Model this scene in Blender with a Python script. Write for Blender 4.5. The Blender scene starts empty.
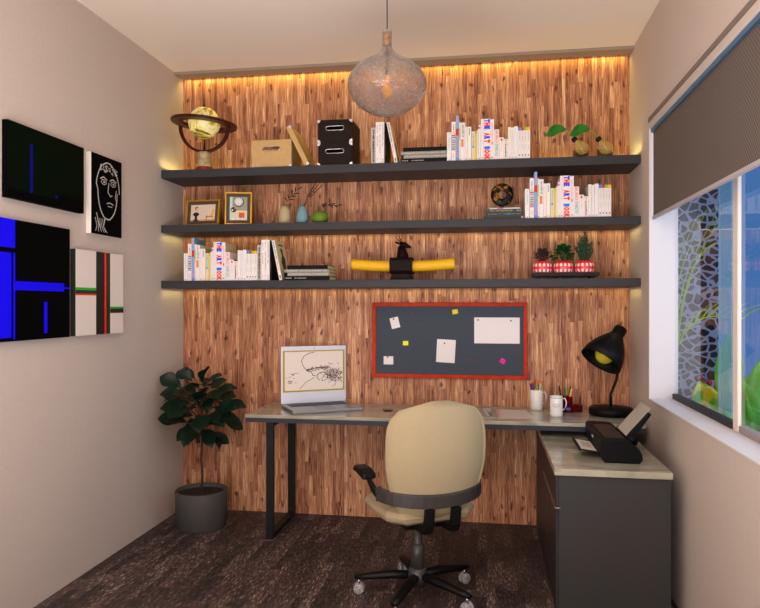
import bpy, math, random
from mathutils import Vector, Matrix

# ---------------------------------------------------------------- camera, world, lights, exposure
scn = bpy.context.scene
col = scn.collection
CAMZ, FPX, YAW = 1.407, 676.0, math.radians(9.12)
cd = bpy.data.cameras.new('camera')
cam = bpy.data.objects.new('camera', cd)
col.objects.link(cam)
cam.location = (0, 0, CAMZ)
cam.rotation_euler = (math.pi/2, 0, YAW)
cd.sensor_width = 36.0
cd.lens = 36.0*FPX/760.0
cd.clip_start = 0.05
scn.camera = cam

scn.view_settings.view_transform = 'Standard'
scn.view_settings.look = 'None'
scn.view_settings.gamma = 1.0
scn.view_settings.use_curve_mapping = False
scn.view_settings.exposure = 0.08

world = bpy.data.worlds.new('world')
scn.world = world
world.use_nodes = True
wn = world.node_tree
wn.nodes.clear()
w_out = wn.nodes.new('ShaderNodeOutputWorld')
w_bg = wn.nodes.new('ShaderNodeBackground')
w_tc = wn.nodes.new('ShaderNodeTexCoord')
w_sep = wn.nodes.new('ShaderNodeSeparateXYZ')
w_rmp = wn.nodes.new('ShaderNodeValToRGB')
wn.links.new(w_tc.outputs['Generated'], w_sep.inputs[0])
wn.links.new(w_sep.outputs['Z'], w_rmp.inputs[0])
wn.links.new(w_rmp.outputs[0], w_bg.inputs[0])
wn.links.new(w_bg.outputs[0], w_out.inputs[0])
e = w_rmp.color_ramp.elements
e[0].position = 0.0; e[0].color = (0.065, 0.18, 0.44, 1)
e[1].position = 0.5; e[1].color = (0.030, 0.13, 0.36, 1)
w_bg.inputs[1].default_value = 1.0

def area(name, loc, rot, sx, sy, power, color, spread=180):
    d = bpy.data.lights.new(name, 'AREA')
    d.shape = 'RECTANGLE'; d.size = sx; d.size_y = sy
    d.energy = power; d.color = color; d.spread = math.radians(spread)
    o = bpy.data.objects.new(name, d)
    o.location = loc; o.rotation_euler = rot
    col.objects.link(o)
    return o
WARM = (1.0, 0.62, 0.16)
area('ceiling_lamp_light', (-0.6, 0.7, 2.90), (0, 0, 0), 1.8, 1.8, 22, (1.0, 0.94, 0.90))
area('rear_fill', (-0.6, -1.35, 1.75), (math.radians(100), 0, 0), 2.7, 1.8, 50, (1.0, 0.94, 0.92))  # soft area light added behind the camera; the rear wall is closed
area('ceiling_fill', (-0.6, 0.2, 0.60), (math.radians(166), 0, 0), 2.4, 1.2, 112, (1.0, 0.93, 0.90))  # unseen fill light added to brighten the ceiling; no such lamp stands here
area('window_daylight', (1.9, 2.6, 1.6), (0, math.radians(90), 0), 1.6, 2.6, 30, (0.80, 0.88, 1.0))
area('cove_led', (-0.61, 4.38, 2.955), (0, 0, 0), 2.9, 0.03, 3.6, (1.0, .72, .14), 140)
area('shelf_led_upper', (-0.61, 4.375, 2.285), (math.radians(180), 0, 0), 2.9, 0.02, 1.3, (1.0, .80, .22))
area('shelf_led_middle', (-0.61, 4.375, 1.860), (0, 0, 0), 2.9, 0.02, 0.6, (1.0, .80, .30))
area('shelf_led_lower', (-0.61, 4.375, 1.500), (0, 0, 0), 2.9, 0.02, 0.6, (1.0, .80, .30))
for xx in (-2.050, .833):
    area('shelf_end_led_upper', (xx, 4.20, 2.285), (math.radians(180), 0, 0), .03, .26, .24, (1.0, .80, .25))
    area('shelf_end_led_middle', (xx, 4.22, 1.860), (0, 0, 0), .03, .26, .11, (1.0, .80, .25))
    area('shelf_end_led_lower', (xx, 4.22, 1.500), (0, 0, 0), .03, .26, .11, (1.0, .80, .25))

# ---------------------------------------------------------------- helpers
CS, SN = math.cos(YAW), math.sin(YAW)
PI = math.pi
def at(px, py, Y):
    """world (X, Y, Z) of the photo point px,py at world depth Y"""
    u = (px-380)/FPX
    X = Y*(u*CS-SN)/(CS+u*SN)
    d = -X*SN+Y*CS
    return Vector((X, Y, CAMZ+(304-py)*d/FPX))
def atX(px, py, X):
    u = (px-380)/FPX
    Y = X*(CS+u*SN)/(u*CS-SN)
    d = -X*SN+Y*CS
    return Vector((X, Y, CAMZ+(304-py)*d/FPX))

def new_mat(name):
    m = bpy.data.materials.new(name)
    m.use_nodes = True
    nt = m.node_tree
    return m, nt, nt.nodes['Principled BSDF']
def lin(c):
    return tuple((v/12.92 if v <= .04045 else ((v+.055)/1.055)**2.4) for v in c)
def rgb(r, g, b):
    return lin((r/255, g/255, b/255))
_mc = {}
def M(name, color, rough=.6, metal=0.0, noise=0.0, scale=30, bump=0.0, bscale=200, emit=None, es=0, trans=0, ior=1.45, spec=.5, alpha=1):
    if name in _mc: return _mc[name]
    m, nt, b = new_mat(name)
    b.inputs['Base Color'].default_value = (*color, 1)
    b.inputs['Roughness'].default_value = rough
    b.inputs['Metallic'].default_value = metal
    b.inputs['Specular IOR Level'].default_value = spec
    b.inputs['IOR'].default_value = ior
    b.inputs['Transmission Weight'].default_value = trans
    b.inputs['Alpha'].default_value = alpha
    if emit:
        b.inputs['Emission Color'].default_value = (*emit, 1)
        b.inputs['Emission Strength'].default_value = es
    tc = nt.nodes.new('ShaderNodeTexCoord')
    if noise > 0:
        n = nt.nodes.new('ShaderNodeTexNoise'); n.inputs['Scale'].default_value = scale
        n.inputs['Detail'].default_value = 4
        nt.links.new(tc.outputs['Object'], n.inputs['Vector'])
        r = nt.nodes.new('ShaderNodeValToRGB')
        r.color_ramp.elements[0].position = .3; r.color_ramp.elements[1].position = .7
        r.color_ramp.elements[0].color = (*[c*(1-noise) for c in color], 1)
        r.color_ramp.elements[1].color = (*[min(1, c*(1+noise)) for c in color], 1)
        nt.links.new(n.outputs[0], r.inputs[0]); nt.links.new(r.outputs[0], b.inputs['Base Color'])
    if bump > 0:
        n = nt.nodes.new('ShaderNodeTexNoise'); n.inputs['Scale'].default_value = bscale
        n.inputs['Detail'].default_value = 3
        nt.links.new(tc.outputs['Object'], n.inputs['Vector'])
        bp = nt.nodes.new('ShaderNodeBump'); bp.inputs['Strength'].default_value = bump
        bp.inputs['Distance'].default_value = .01
        nt.links.new(n.outputs[0], bp.inputs['Height']); nt.links.new(bp.outputs[0], b.inputs['Normal'])
    _mc[name] = m
    return m

class MB:
    def __init__(s): s.v = []; s.f = []; s.mi = []; s.sm = []; s.X = Matrix.Identity(4)
    def add(s, vs, fs, mi=0, smooth=False):
        o = len(s.v)
        s.v += [tuple(s.X @ Vector(p)) for p in vs]
        for f in fs:
            s.f.append([i+o for i in f]); s.mi.append(mi); s.sm.append(smooth)
        return s
    def box(s, x0, x1, y0, y1, z0, z1, mi=0):
        v = [(x0,y0,z0),(x1,y0,z0),(x1,y1,z0),(x0,y1,z0),(x0,y0,z1),(x1,y0,z1),(x1,y1,z1),(x0,y1,z1)]
        return s.add(v, [(0,3,2,1),(4,5,6,7),(0,1,5,4),(1,2,6,5),(2,3,7,6),(3,0,4,7)], mi)
    def lathe(s, prof, c=(0,0,0), seg=32, mi=0, smooth=True, R=None):
        vs = []; fs = []; n = len(prof)
        Rm = R or Matrix.Identity(3)
        for r, z in prof:
            for k in range(seg):
                a = 2*PI*k/seg
                p = Rm @ Vector((r*math.cos(a), r*math.sin(a), z))
                vs.append((p.x+c[0], p.y+c[1], p.z+c[2]))
        for i in range(n-1):
            for k in range(seg):
                k2 = (k+1) % seg
                fs.append((i*seg+k, i*seg+k2, (i+1)*seg+k2, (i+1)*seg+k))
        s.add(vs, fs, mi, smooth)
        return s
    def tube(s, pts, r, seg=10, mi=0, closed=False, caps=True, flat=None):
        """r: number or list; flat=(a,b): elliptical section scale, b along world Z"""
        P = [Vector(p) for p in pts]; n = len(P)
        rs = r if isinstance(r, (list, tuple)) else [r]*n
        vs = []; fs = []; prev = None
        for i in range(n):
            if closed: t = P[(i+1) % n]-P[i-1]
            else: t = P[min(i+1, n-1)]-P[max(i-1, 0)]
            t.normalize()
            ref = Vector((0,0,1)) if abs(t.z) < .93 else (prev if prev else Vector((1,0,0)))
            a = t.cross(ref)
            if a.length < 1e-5: a = t.cross(Vector((0,1,0)))
            a.normalize(); b = a.cross(t).normalized(); prev = b
            fa, fb = flat if flat else (1, 1)
            for k in range(seg):
                an = 2*PI*k/seg+(PI/4 if seg == 4 else 0)
                q = P[i]+a*math.cos(an)*rs[i]*fa+b*math.sin(an)*rs[i]*fb
                vs.append(tuple(q))
        m = n if closed else n-1
        for i in range(m):
            j = (i+1) % n
            for k in range(seg):
                k2 = (k+1) % seg
                fs.append((i*seg+k, i*seg+k2, j*seg+k2, j*seg+k))
        if caps and not closed:
            fs.append(tuple(range(seg))[::-1]); fs.append(tuple((n-1)*seg+k for k in range(seg)))
        s.add(vs, fs, mi, seg > 5)
        return s
    def prism(s, poly, y0, y1, mi=0, axis='y'):
        n = len(poly); vs = []
        for yy in (y0, y1):
            for a, b in poly:
                vs.append((a, yy, b) if axis == 'y' else ((yy, a, b) if axis == 'x' else (a, b, yy)))
        fs = [tuple(range(n)), tuple(range(n, 2*n))[::-1]]
        for i in range(n):
            j = (i+1) % n
            fs.append((i, i+n, j+n, j))
        return s.add(vs, fs, mi)
    def sphere(s, c, r, seg=24, rings=14, mi=0, sc=(1,1,1)):
        vs = []; fs = []
        for i in range(rings+1):
            th = PI*i/rings
            for k in range(seg):
                a = 2*PI*k/seg
                vs.append((c[0]+r*sc[0]*math.sin(th)*math.cos(a), c[1]+r*sc[1]*math.sin(th)*math.sin(a), c[2]+r*sc[2]*math.cos(th)))
        for i in range(rings):
            for k in range(seg):
                k2 = (k+1) % seg
                fs.append((i*seg+k, (i+1)*seg+k, (i+1)*seg+k2, i*seg+k2))
        return s.add(vs, fs, mi, True)
    def leaf(s, base, d, up, L, W, droop=.3, mi=0, n=7, tip=1.0, fold=.12, curl=0.0):
        d = Vector(d).normalized(); up = Vector(up)
        side = d.cross(up).normalized(); up = side.cross(d).normalized()
        vs = []; fs = []
        for i in range(n+1):
            t = i/n
            w = W*.5*(math.sin(PI*t**tip))**.75 if 0 < t < 1 else 0.002
            cpt = Vector(base)+d*L*t*(1-.25*droop*t)-Vector((0,0,1))*droop*L*t*t
            for k in (-1, -.5, 0, .5, 1):
                vs.append(tuple(cpt+side*w*k+up*(fold*w*abs(k)*2+curl*L*math.sin(t*9+k)*.05)))
        for i in range(n):
            for k in range(4):
                fs.append((i*5+k, i*5+k+1, (i+1)*5+k+1, (i+1)*5+k))
        return s.add(vs, fs, mi, True)
    def build(s, name, mats, parent=None, loc=None, rz=None, rot=None, bevel=0, label=None, cat=None, group=None, kind=None, smooth=None, solid=0, sub=0):
        me = bpy.data.meshes.new(name)
        me.from_pydata(s.v, [], s.f)
        mats = mats if isinstance(mats, (list, tuple)) else [mats]
        for m in mats: me.materials.append(m)
        me.polygons.foreach_set('material_index', s.mi)
        me.polygons.foreach_set('use_smooth', [bool(x) if smooth is None else smooth for x in s.sm])
        me.update()
        o = bpy.data.objects.new(name, me); col.objects.link(o)
        if parent: o.parent = parent
        if loc is not None: o.location = loc
        if rz is not None: o.rotation_euler = (0, 0, rz)
        if rot is not None: o.rotation_euler = rot
        if solid:
            q = o.modifiers.new('solid', 'SOLIDIFY'); q.thickness = solid; q.offset = 0
        if bevel:
            q = o.modifiers.new('bevel', 'BEVEL'); q.width = bevel; q.segments = 2; q.limit_method = 'ANGLE'; q.angle_limit = math.radians(40)
        if sub:
            q = o.modifiers.new('sub', 'SUBSURF'); q.levels = sub; q.render_levels = sub
        tag(o, label, cat, group, kind)
        return o
def tag(o, label=None, cat=None, group=None, kind=None):
    if label: o['label'] = label
    if cat: o['category'] = cat
    if group: o['group'] = group
    if kind: o['kind'] = kind
    return o
def thing(name, label, cat, loc=(0,0,0), rz=0, group=None, rot=None, kind=None):
    o = bpy.data.objects.new(name, None); col.objects.link(o)
    o.empty_display_size = .05
    o.location = loc; o.rotation_euler = rot if rot else (0, 0, rz)
    return tag(o, label, cat, group, kind)
def copy_tree(o, parent=None):
    c = o.copy(); col.objects.link(c)
    if parent: c.parent = parent
    for ch in list(o.children): copy_tree(ch, c)
    return c
_glyph = {}
def glyph(text, mb, place, mi, height=None):
    """adds font outlines; place(tx, ty) -> 3d point. text is normalised to cap height 1"""
    if text not in _glyph:
        cu = bpy.data.curves.new('t', 'FONT'); cu.body = text; cu.resolution_u = 2
        cu.offset = .08
        ob = bpy.data.objects.new('t', cu); col.objects.link(ob)
        dg = bpy.context.evaluated_depsgraph_get()
        me = bpy.data.meshes.new_from_object(ob.evaluated_get(dg))
        vs = [(v.co.x, v.co.y) for v in me.vertices]; fs = [tuple(p.vertices) for p in me.polygons]
        bpy.data.objects.remove(ob); bpy.data.curves.remove(cu); bpy.data.meshes.remove(me)
        x0 = min(v[0] for v in vs); x1 = max(v[0] for v in vs); y0 = min(v[1] for v in vs); y1 = max(v[1] for v in vs)
        _glyph[text] = ([((x-x0)/(x1-x0), (y-y0)/(y1-y0)) for x, y in vs], fs)
    vs, fs = _glyph[text]
    mb.add([place(x, y) for x, y in vs], fs, mi)

# ---------------------------------------------------------------- procedural materials
def nd(nt, t, **kw):
    n = nt.nodes.new(t)
    for k, v in kw.items():
        if k.startswith('i_'): n.inputs[int(k[2:])].default_value = v
        else: setattr(n, k, v)
    return n
def math_n(nt, op, a, b=None, c=None):
    n = nt.nodes.new('ShaderNodeMath'); n.operation = op
    for i, v in enumerate((a, b, c)):
        if v is None: continue
        if isinstance(v, (int, float)): n.inputs[i].default_value = v
        else: nt.links.new(v, n.inputs[i])
    return n.outputs[0]
def plank_mat(name, ax, bx, width, length, stops, rough, grain, gscale, knot=0.0, bump=.1, seam=.35, spec=.3, rw=.62):
    m, nt, b = new_mat(name)
    L = nt.links.new
    tc = nd(nt, 'ShaderNodeTexCoord'); sep = nd(nt, 'ShaderNodeSeparateXYZ'); L(tc.outputs['Object'], sep.inputs[0])
    A, B = sep.outputs[ax], sep.outputs[bx]
    a = math_n(nt, 'DIVIDE', A, width)
    v1 = nd(nt, 'ShaderNodeTexVoronoi', voronoi_dimensions='1D'); v1.inputs['Scale'].default_value = 1; v1.inputs['Randomness'].default_value = .75
    L(a, v1.inputs['W'])
    cr = nd(nt, 'ShaderNodeSeparateColor'); L(v1.outputs['Color'], cr.inputs[0])
    off = math_n(nt, 'MULTIPLY', cr.outputs[0], 37.0)
    bb = math_n(nt, 'ADD', math_n(nt, 'DIVIDE', B, length), off)
    row = math_n(nt, 'FLOOR', bb)
    cmb = nd(nt, 'ShaderNodeCombineXYZ'); L(off, cmb.inputs[0]); L(row, cmb.inputs[1])
    wn_ = nd(nt, 'ShaderNodeTexWhiteNoise', noise_dimensions='2D'); L(cmb.outputs[0], wn_.inputs[0])
    # grain
    gv = nd(nt, 'ShaderNodeCombineXYZ')
    L(math_n(nt, 'MULTIPLY', A, gscale[0]), gv.inputs[0]); L(math_n(nt, 'MULTIPLY', B, gscale[1]), gv.inputs[1])
    L(math_n(nt, 'MULTIPLY', wn_.outputs[0], 50.0), gv.inputs[2])
    gn = nd(nt, 'ShaderNodeTexNoise'); gn.inputs['Scale'].default_value = 1; gn.inputs['Detail'].default_value = 4; gn.inputs['Roughness'].default_value = .6
    L(gv.outputs[0], gn.inputs['Vector'])
    gg = math_n(nt, 'MULTIPLY', math_n(nt, 'SUBTRACT', gn.outputs[0], .5), grain)
    val = math_n(nt, 'ADD', math_n(nt, 'MULTIPLY', wn_.outputs[0], rw), math_n(nt, 'ADD', gg, .5-rw/2))
    rmp = nd(nt, 'ShaderNodeValToRGB')
    el = rmp.color_ramp.elements
    while len(el) > 1: el.remove(el[-1])
    el[0].position = stops[0][0]; el[0].color = (*stops[0][1], 1)
    for p, c in stops[1:]:
        q = el.new(p); q.color = (*c, 1)
    L(val, rmp.inputs[0])
    last = rmp.outputs[0]
    # seams between strips
    ve = nd(nt, 'ShaderNodeTexVoronoi', voronoi_dimensions='1D', feature='DISTANCE_TO_EDGE'); ve.inputs['Scale'].default_value = 1; ve.inputs['Randomness'].default_value = .75
    L(a, ve.inputs['W'])
    s1 = math_n(nt, 'LESS_THAN', ve.outputs[0], .045)
    fr = math_n(nt, 'FRACT', bb)
    s2 = math_n(nt, 'LESS_THAN', fr, .012)
    sm = math_n(nt, 'MULTIPLY', math_n(nt, 'MAXIMUM', s1, s2), seam)
    mx = nd(nt, 'ShaderNodeMix', data_type='RGBA', blend_type='MULTIPLY'); L(sm, mx.inputs[0]); L(last, mx.inputs[6]); mx.inputs[7].default_value = (.18, .10, .07, 1)
    last = mx.outputs[2]
    if knot:
        kv = nd(nt, 'ShaderNodeCombineXYZ')
        L(math_n(nt, 'MULTIPLY', A, 15.0), kv.inputs[0]); L(math_n(nt, 'MULTIPLY', B, 6.5), kv.inputs[1])
        vk = nd(nt, 'ShaderNodeTexVoronoi', voronoi_dimensions='2D'); vk.inputs['Scale'].default_value = 1
        kn = nd(nt, 'ShaderNodeTexNoise'); kn.inputs['Scale'].default_value = 1.3; kn.inputs['Detail'].default_value = 3; L(kv.outputs[0], kn.inputs['Vector'])
        ka = nd(nt, 'ShaderNodeVectorMath', operation='MULTIPLY_ADD'); L(kn.outputs['Color'], ka.inputs[0]); ka.inputs[1].default_value = (.8, .8, 0); L(kv.outputs[0], ka.inputs[2])
        L(ka.outputs[0], vk.inputs['Vector'])
        kr = nd(nt, 'ShaderNodeMapRange'); kr.inputs[1].default_value = .05; kr.inputs[2].default_value = .16; kr.inputs[3].default_value = knot; kr.inputs[4].default_value = 0
        L(vk.outputs[0], kr.inputs[0])
        mk = nd(nt, 'ShaderNodeMix', data_type='RGBA'); kc = nd(nt, 'ShaderNodeSeparateColor'); L(vk.outputs['Color'], kc.inputs[0]); L(math_n(nt, 'MULTIPLY', kr.outputs[0], math_n(nt, 'GREATER_THAN', kc.outputs[0], .55)), mk.inputs[0]); L(last, mk.inputs[6]); mk.inputs[7].default_value = (*rgb(70, 30, 16), 1)
        last = mk.outputs[2]
    L(last, b.inputs['Base Color'])
    b.inputs['Roughness'].default_value = rough
    b.inputs['Specular IOR Level'].default_value = spec
    bp = nd(nt, 'ShaderNodeBump'); bp.inputs['Strength'].default_value = bump; bp.inputs['Distance'].default_value = .003
    L(gn.outputs[0], bp.inputs['Height']); L(bp.outputs[0], b.inputs['Normal'])
    return m
wood_wall = plank_mat('wood_strip_cladding', 0, 2, .027, .30,
    [(.0, rgb(88,48,34)), (.25, rgb(138,86,60)), (.5, rgb(178,120,86)), (.75, rgb(206,152,112)), (1., rgb(240,202,160))],
    .5, 2.0, (230, 8), knot=.85, bump=.12, seam=.22, rw=.42)
floor_m = plank_mat('dark_plank_floor', 0, 1, .045, .30,
    [(.0, rgb(28,22,21)), (.35, rgb(50,41,40)), (.55, rgb(72,61,59)), (.68, rgb(86,60,51)), (.85, rgb(118,106,100)), (1., rgb(160,150,142))],
    .6, 2.1, (150, 26), bump=.4, seam=.2, rw=.35)
def marble(name):
    m, nt, b = new_mat(name); L = nt.links.new
    tc = nd(nt, 'ShaderNodeTexCoord')
    mp = nd(nt, 'ShaderNodeMapping'); mp.inputs['Scale'].default_value = (1.6, 6.0, 4); mp.inputs['Rotation'].default_value = (0, 0, .5)
    L(tc.outputs['Object'], mp.inputs[0])
    n = nd(nt, 'ShaderNodeTexNoise'); n.inputs['Scale'].default_value = 2.2; n.inputs['Detail'].default_value = 6; n.inputs['Distortion'].default_value = 1.2
    L(mp.outputs[0], n.inputs['Vector'])
    r = nd(nt, 'ShaderNodeValToRGB'); el = r.color_ramp.elements
    el[0].position = .33; el[0].color = (*rgb(140, 136, 118), 1); el[1].position = .68; el[1].color = (*rgb(176, 170, 150), 1)
    q = el.new(.48); q.color = (*rgb(156, 151, 132), 1)
    L(n.outputs[0], r.inputs[0]); L(r.outputs[0], b.inputs['Base Color'])
    b.inputs['Roughness'].default_value = .12
    return m
marble_m = marble('grey_green_marble')
def stone_mat():
    m, nt, b = new_mat('pebble_stone_wall'); L = nt.links.new
    tc = nd(nt, 'ShaderNodeTexCoord')
    mp = nd(nt, 'ShaderNodeMapping'); mp.inputs['Scale'].default_value = (1, 1, 1.25)
    wz = nd(nt, 'ShaderNodeTexNoise'); wz.inputs['Scale'].default_value = 7; L(tc.outputs['Object'], wz.inputs['Vector'])
    wa = nd(nt, 'ShaderNodeVectorMath', operation='MULTIPLY_ADD'); L(wz.outputs['Color'], wa.inputs[0]); wa.inputs[1].default_value = (.07, .07, .07); L(tc.outputs['Object'], wa.inputs[2])
    L(wa.outputs[0], mp.inputs[0])
    ve = nd(nt, 'ShaderNodeTexVoronoi', feature='DISTANCE_TO_EDGE'); ve.inputs['Scale'].default_value = 15
    vc = nd(nt, 'ShaderNodeTexVoronoi'); vc.inputs['Scale'].default_value = 15
    L(mp.outputs[0], ve.inputs['Vector']); L(mp.outputs[0], vc.inputs['Vector'])
    r = nd(nt, 'ShaderNodeValToRGB'); el = r.color_ramp.elements
    el[0].position = 0; el[0].color = (*rgb(30, 28, 36), 1); el[1].position = 1; el[1].color = (*rgb(96, 84, 84), 1)
    q = el.new(.5); q.color = (*rgb(70, 46, 36), 1)
    sc = nd(nt, 'ShaderNodeSeparateColor'); L(vc.outputs['Color'], sc.inputs[0]); L(sc.outputs[0], r.inputs[0])
    n = nd(nt, 'ShaderNodeTexNoise'); n.inputs['Scale'].default_value = 60; L(tc.outputs['Object'], n.inputs['Vector'])
    mm = nd(nt, 'ShaderNodeMix', data_type='RGBA', blend_type='MULTIPLY'); mm.inputs[0].default_value = .5; L(r.outputs[0], mm.inputs[6]); L(n.outputs['Color'], mm.inputs[7])
    gr = nd(nt, 'ShaderNodeMapRange'); gr.inputs[1].default_value = .09; gr.inputs[2].default_value = .13; L(ve.outputs[0], gr.inputs[0])
    mx = nd(nt, 'ShaderNodeMix', data_type='RGBA'); L(gr.outputs[0], mx.inputs[0]); mx.inputs[6].default_value = (*rgb(196, 196, 216), 1); L(mm.outputs[2], mx.inputs[7])
    L(mx.outputs[2], b.inputs['Base Color']); b.inputs['Roughness'].default_value = .8
    bp = nd(nt, 'ShaderNodeBump'); bp.inputs['Strength'].default_value = .6; bp.inputs['Distance'].default_value = .02; L(gr.outputs[0], bp.inputs['Height']); L(bp.outputs[0], b.inputs['Normal'])
    return m
def weave_mat(name, c1, c2, freq, diag=True, vec=(0, 2), rough=.8):
    m, nt, b = new_mat(name); L = nt.links.new
    tc = nd(nt, 'ShaderNodeTexCoord'); sep = nd(nt, 'ShaderNodeSeparateXYZ'); L(tc.outputs['Object'], sep.inputs[0])
    A, B = sep.outputs[vec[0]], sep.outputs[vec[1]]
    s1 = math_n(nt, 'SINE', math_n(nt, 'MULTIPLY', math_n(nt, 'ADD', A, B), freq))
    s2 = math_n(nt, 'SINE', math_n(nt, 'MULTIPLY', math_n(nt, 'SUBTRACT', A, B), freq))
    v = math_n(nt, 'ADD', math_n(nt, 'MULTIPLY', math_n(nt, 'ADD', s1, math_n(nt, 'MULTIPLY', s2, .8 if diag else .15)), .25), .5)
    r = nd(nt, 'ShaderNodeValToRGB'); r.color_ramp.elements[0].color = (*c1, 1); r.color_ramp.elements[1].color = (*c2, 1)
    r.color_ramp.elements[0].position = .25; r.color_ramp.elements[1].position = .75
    L(v, r.inputs[0]); L(r.outputs[0], b.inputs['Base Color']); b.inputs['Roughness'].default_value = rough
    return m
def pane_mat():
    m, nt, b = new_mat('window_glass'); L = nt.links.new
    nt.nodes.remove(b)
    out = [n for n in nt.nodes if n.type == 'OUTPUT_MATERIAL'][0]
    tr = nd(nt, 'ShaderNodeBsdfTransparent'); tr.inputs[0].default_value = (.93, .97, 1, 1)
    gl = nd(nt, 'ShaderNodeBsdfGlossy'); gl.inputs['Roughness'].default_value = 0.0
    lw = nd(nt, 'ShaderNodeLayerWeight'); lw.inputs[0].default_value = .5
    mx = nd(nt, 'ShaderNodeMixShader'); L(math_n(nt, 'ADD', .045, math_n(nt, 'MULTIPLY', math_n(nt, 'POWER', lw.outputs['Facing'], 5.0), .9)), mx.inputs[0]); L(tr.outputs[0], mx.inputs[1]); L(gl.outputs[0], mx.inputs[2]); L(mx.outputs[0], out.inputs[0])
    return m

wall_m = M('wall_plaster', rgb(196, 182, 172), .85, noise=.03, scale=60, bump=.12, bscale=160)
ceil_m = M('ceiling_paint', rgb(240, 226, 212), .9, bump=.05)
fascia_m = M('cove_board_paint', rgb(150, 134, 118), .9)
reveal_m = M('window_reveal_paint', rgb(214, 210, 212), .7)
frame_w = M('window_frame_white', rgb(224, 210, 198), .5)
dark_shelf = M('charcoal_laminate', rgb(52, 52, 56), .5, noise=.04, spec=.3)
cab_m = M('cabinet_charcoal', rgb(54, 53, 53), .5, noise=.03, spec=.25)
black_metal = M('black_metal', rgb(24, 26, 28), .5, spec=.25)
black_pl = M('black_plastic', rgb(8, 8, 10), .4, spec=.25)
white = M('white_paper', rgb(232, 226, 222), .6)
page_m = M('page_edges', rgb(226, 208, 150), .8, noise=.1, scale=400)
chrome = M('chrome', rgb(200, 205, 212), .2, metal=1)
mirror_steel = M('brushed_steel', rgb(190, 192, 200), .35, metal=.9)

# ---------------------------------------------------------------- the room
XL, XR, YB, H = -2.084, .867, 4.40, 2.964
YF = -1.6
MB().box(XL-.1, XR+.1, YF-.1, YB+.1, -.08, 0).build('floor', floor_m, kind='structure')
MB().box(XL-.1, XR+.15, YF-.1, YB+.1, H, H+.1).build('ceiling', ceil_m, kind='structure')
MB().box(XL-.12, XL, YF-.1, YB+.1, 0, H).build('wall_left', wall_m, kind='structure')
MB().box(XL, XR+.15, YB, YB+.12, 0, H).build('wall_back', wood_wall, kind='structure')
MB().box(XL, XR, YF-.12, YF, 0, H).build('wall_front', wall_m, kind='structure')
WY0, WY1, WZ0, WZ1, WT = 1.2, 3.887, .886, 2.366, .150
wr = MB()
wr.box(XR, XR+WT, YF-.1, WY0, 0, H); wr.box(XR, XR+WT, WY1, YB+.1, 0, H)
wr.box(XR, XR+WT, WY0, WY1, 0, WZ0); wr.box(XR, XR+WT, WY0, WY1, WZ1, H)
wr.build('wall_right', wall_m, kind='structure')
MB().box(XL, XR, 4.262, 4.358, H-.018, H).build('trim_1', fascia_m, kind='structure')
MB().box(XR-.004, XR, WY0-.05, WY1+.005, 2.400, 2.424).build('groove_shade', M('groove_shade_strip', rgb(120, 108, 100), .8), kind='structure')  # raised strip coloured dark to imitate the shade in a wall groove

# window
GX = 1.0
win = thing('window_1', 'tall sliding window with white frame beside the desk', 'window', (0, 0, 0), kind='structure')
t = MB()
t.box(XR+.001, XR+WT, WY1-.004, WY1, WZ0, WZ1); t.box(XR+.001, XR+WT, WY0, WY1, WZ1-.004, WZ1)
t.build('window_reveal', reveal_m, win, kind='structure')
MB().box(XR-.003, XR+WT, WY0, WY1-.004, WZ0, WZ0+.006).build('window_sill', reveal_m, win, kind='structure')
t = MB(); t.box(GX-.012, GX+.02, 2.956, WY1-.004, WZ0+.006, WZ0+.034)
t.build('window_track', M('black_rail', rgb(22, 20, 24), .5), win, kind='structure')
t = MB(); t.box(GX-.012, GX+.02, WY0, 2.899, WZ0+.006, WZ0+.034); t.box(GX-.02, GX+.02, WY0, WY1-.004, WZ1-.05, WZ1-.004); t.box(GX-.02, GX+.02, WY0, WY0+.05, WZ0, WZ1-.004)
t.build('window_frame', M('grey_rail', rgb(150, 140, 144), .5), win, kind='structure', bevel=.003)
MB().box(GX-.015, GX, 2.90, 2.955, WZ0+.006, WZ1-.004).build('window_mullion', frame_w, win, kind='structure', bevel=.003)
glass_m = pane_mat()
MB().add([(GX, 2.95, WZ0+.03), (GX, WY1-.004, WZ0+.03), (GX, WY1-.004, WZ1-.05), (GX, 2.95, WZ1-.05)], [(0, 1, 2, 3)]).build('window_pane', glass_m, win, kind='structure')
MB().add([(GX, WY0+.05, WZ0+.03), (GX, 2.905, WZ0+.03), (GX, 2.905, WZ1-.05), (GX, WY0+.05, WZ1-.05)], [(0, 1, 2, 3)]).build('window_pane', glass_m, win, kind='structure')
sky_strip = MB().box(GX+.045, GX+.055, 3.15, 3.32, WZ0+.03, WZ1-.05)
sky_strip.build('window_sky_strip', M('pale_sky_tint', rgb(150, 200, 228), .2, alpha=.45), win, kind='structure')  # pale translucent strip added to imitate bright sky with reflection

# roller blind
bl = thing('roller_blind', 'dark grey-brown woven roller blind pulled halfway down the window', 'blind', (XR+.02, 0, 0))
blind_m = weave_mat('blind_weave', rgb(70, 62, 58), rgb(112, 102, 96), 310, vec=(1, 2))
MB().box(0, .003, WY0+.02, WY1-.012, 1.885, WZ1-.02).build('fabric', blind_m, bl)
MB().box(-.007, .010, WY0+.02, WY1-.012, 1.868, 1.886).build('bottom_bar', M('blind_bar', rgb(176, 168, 172), .5), bl, bevel=.003)
MB().box(-.012, .03, WY0+.01, WY1-.008, WZ1-.024, WZ1-.004).build('sky_tint_strip', M('sky_tint_blue', rgb(60, 100, 128), .4), bl)  # strip coloured blue to imitate sky light on the top reveal

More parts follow.
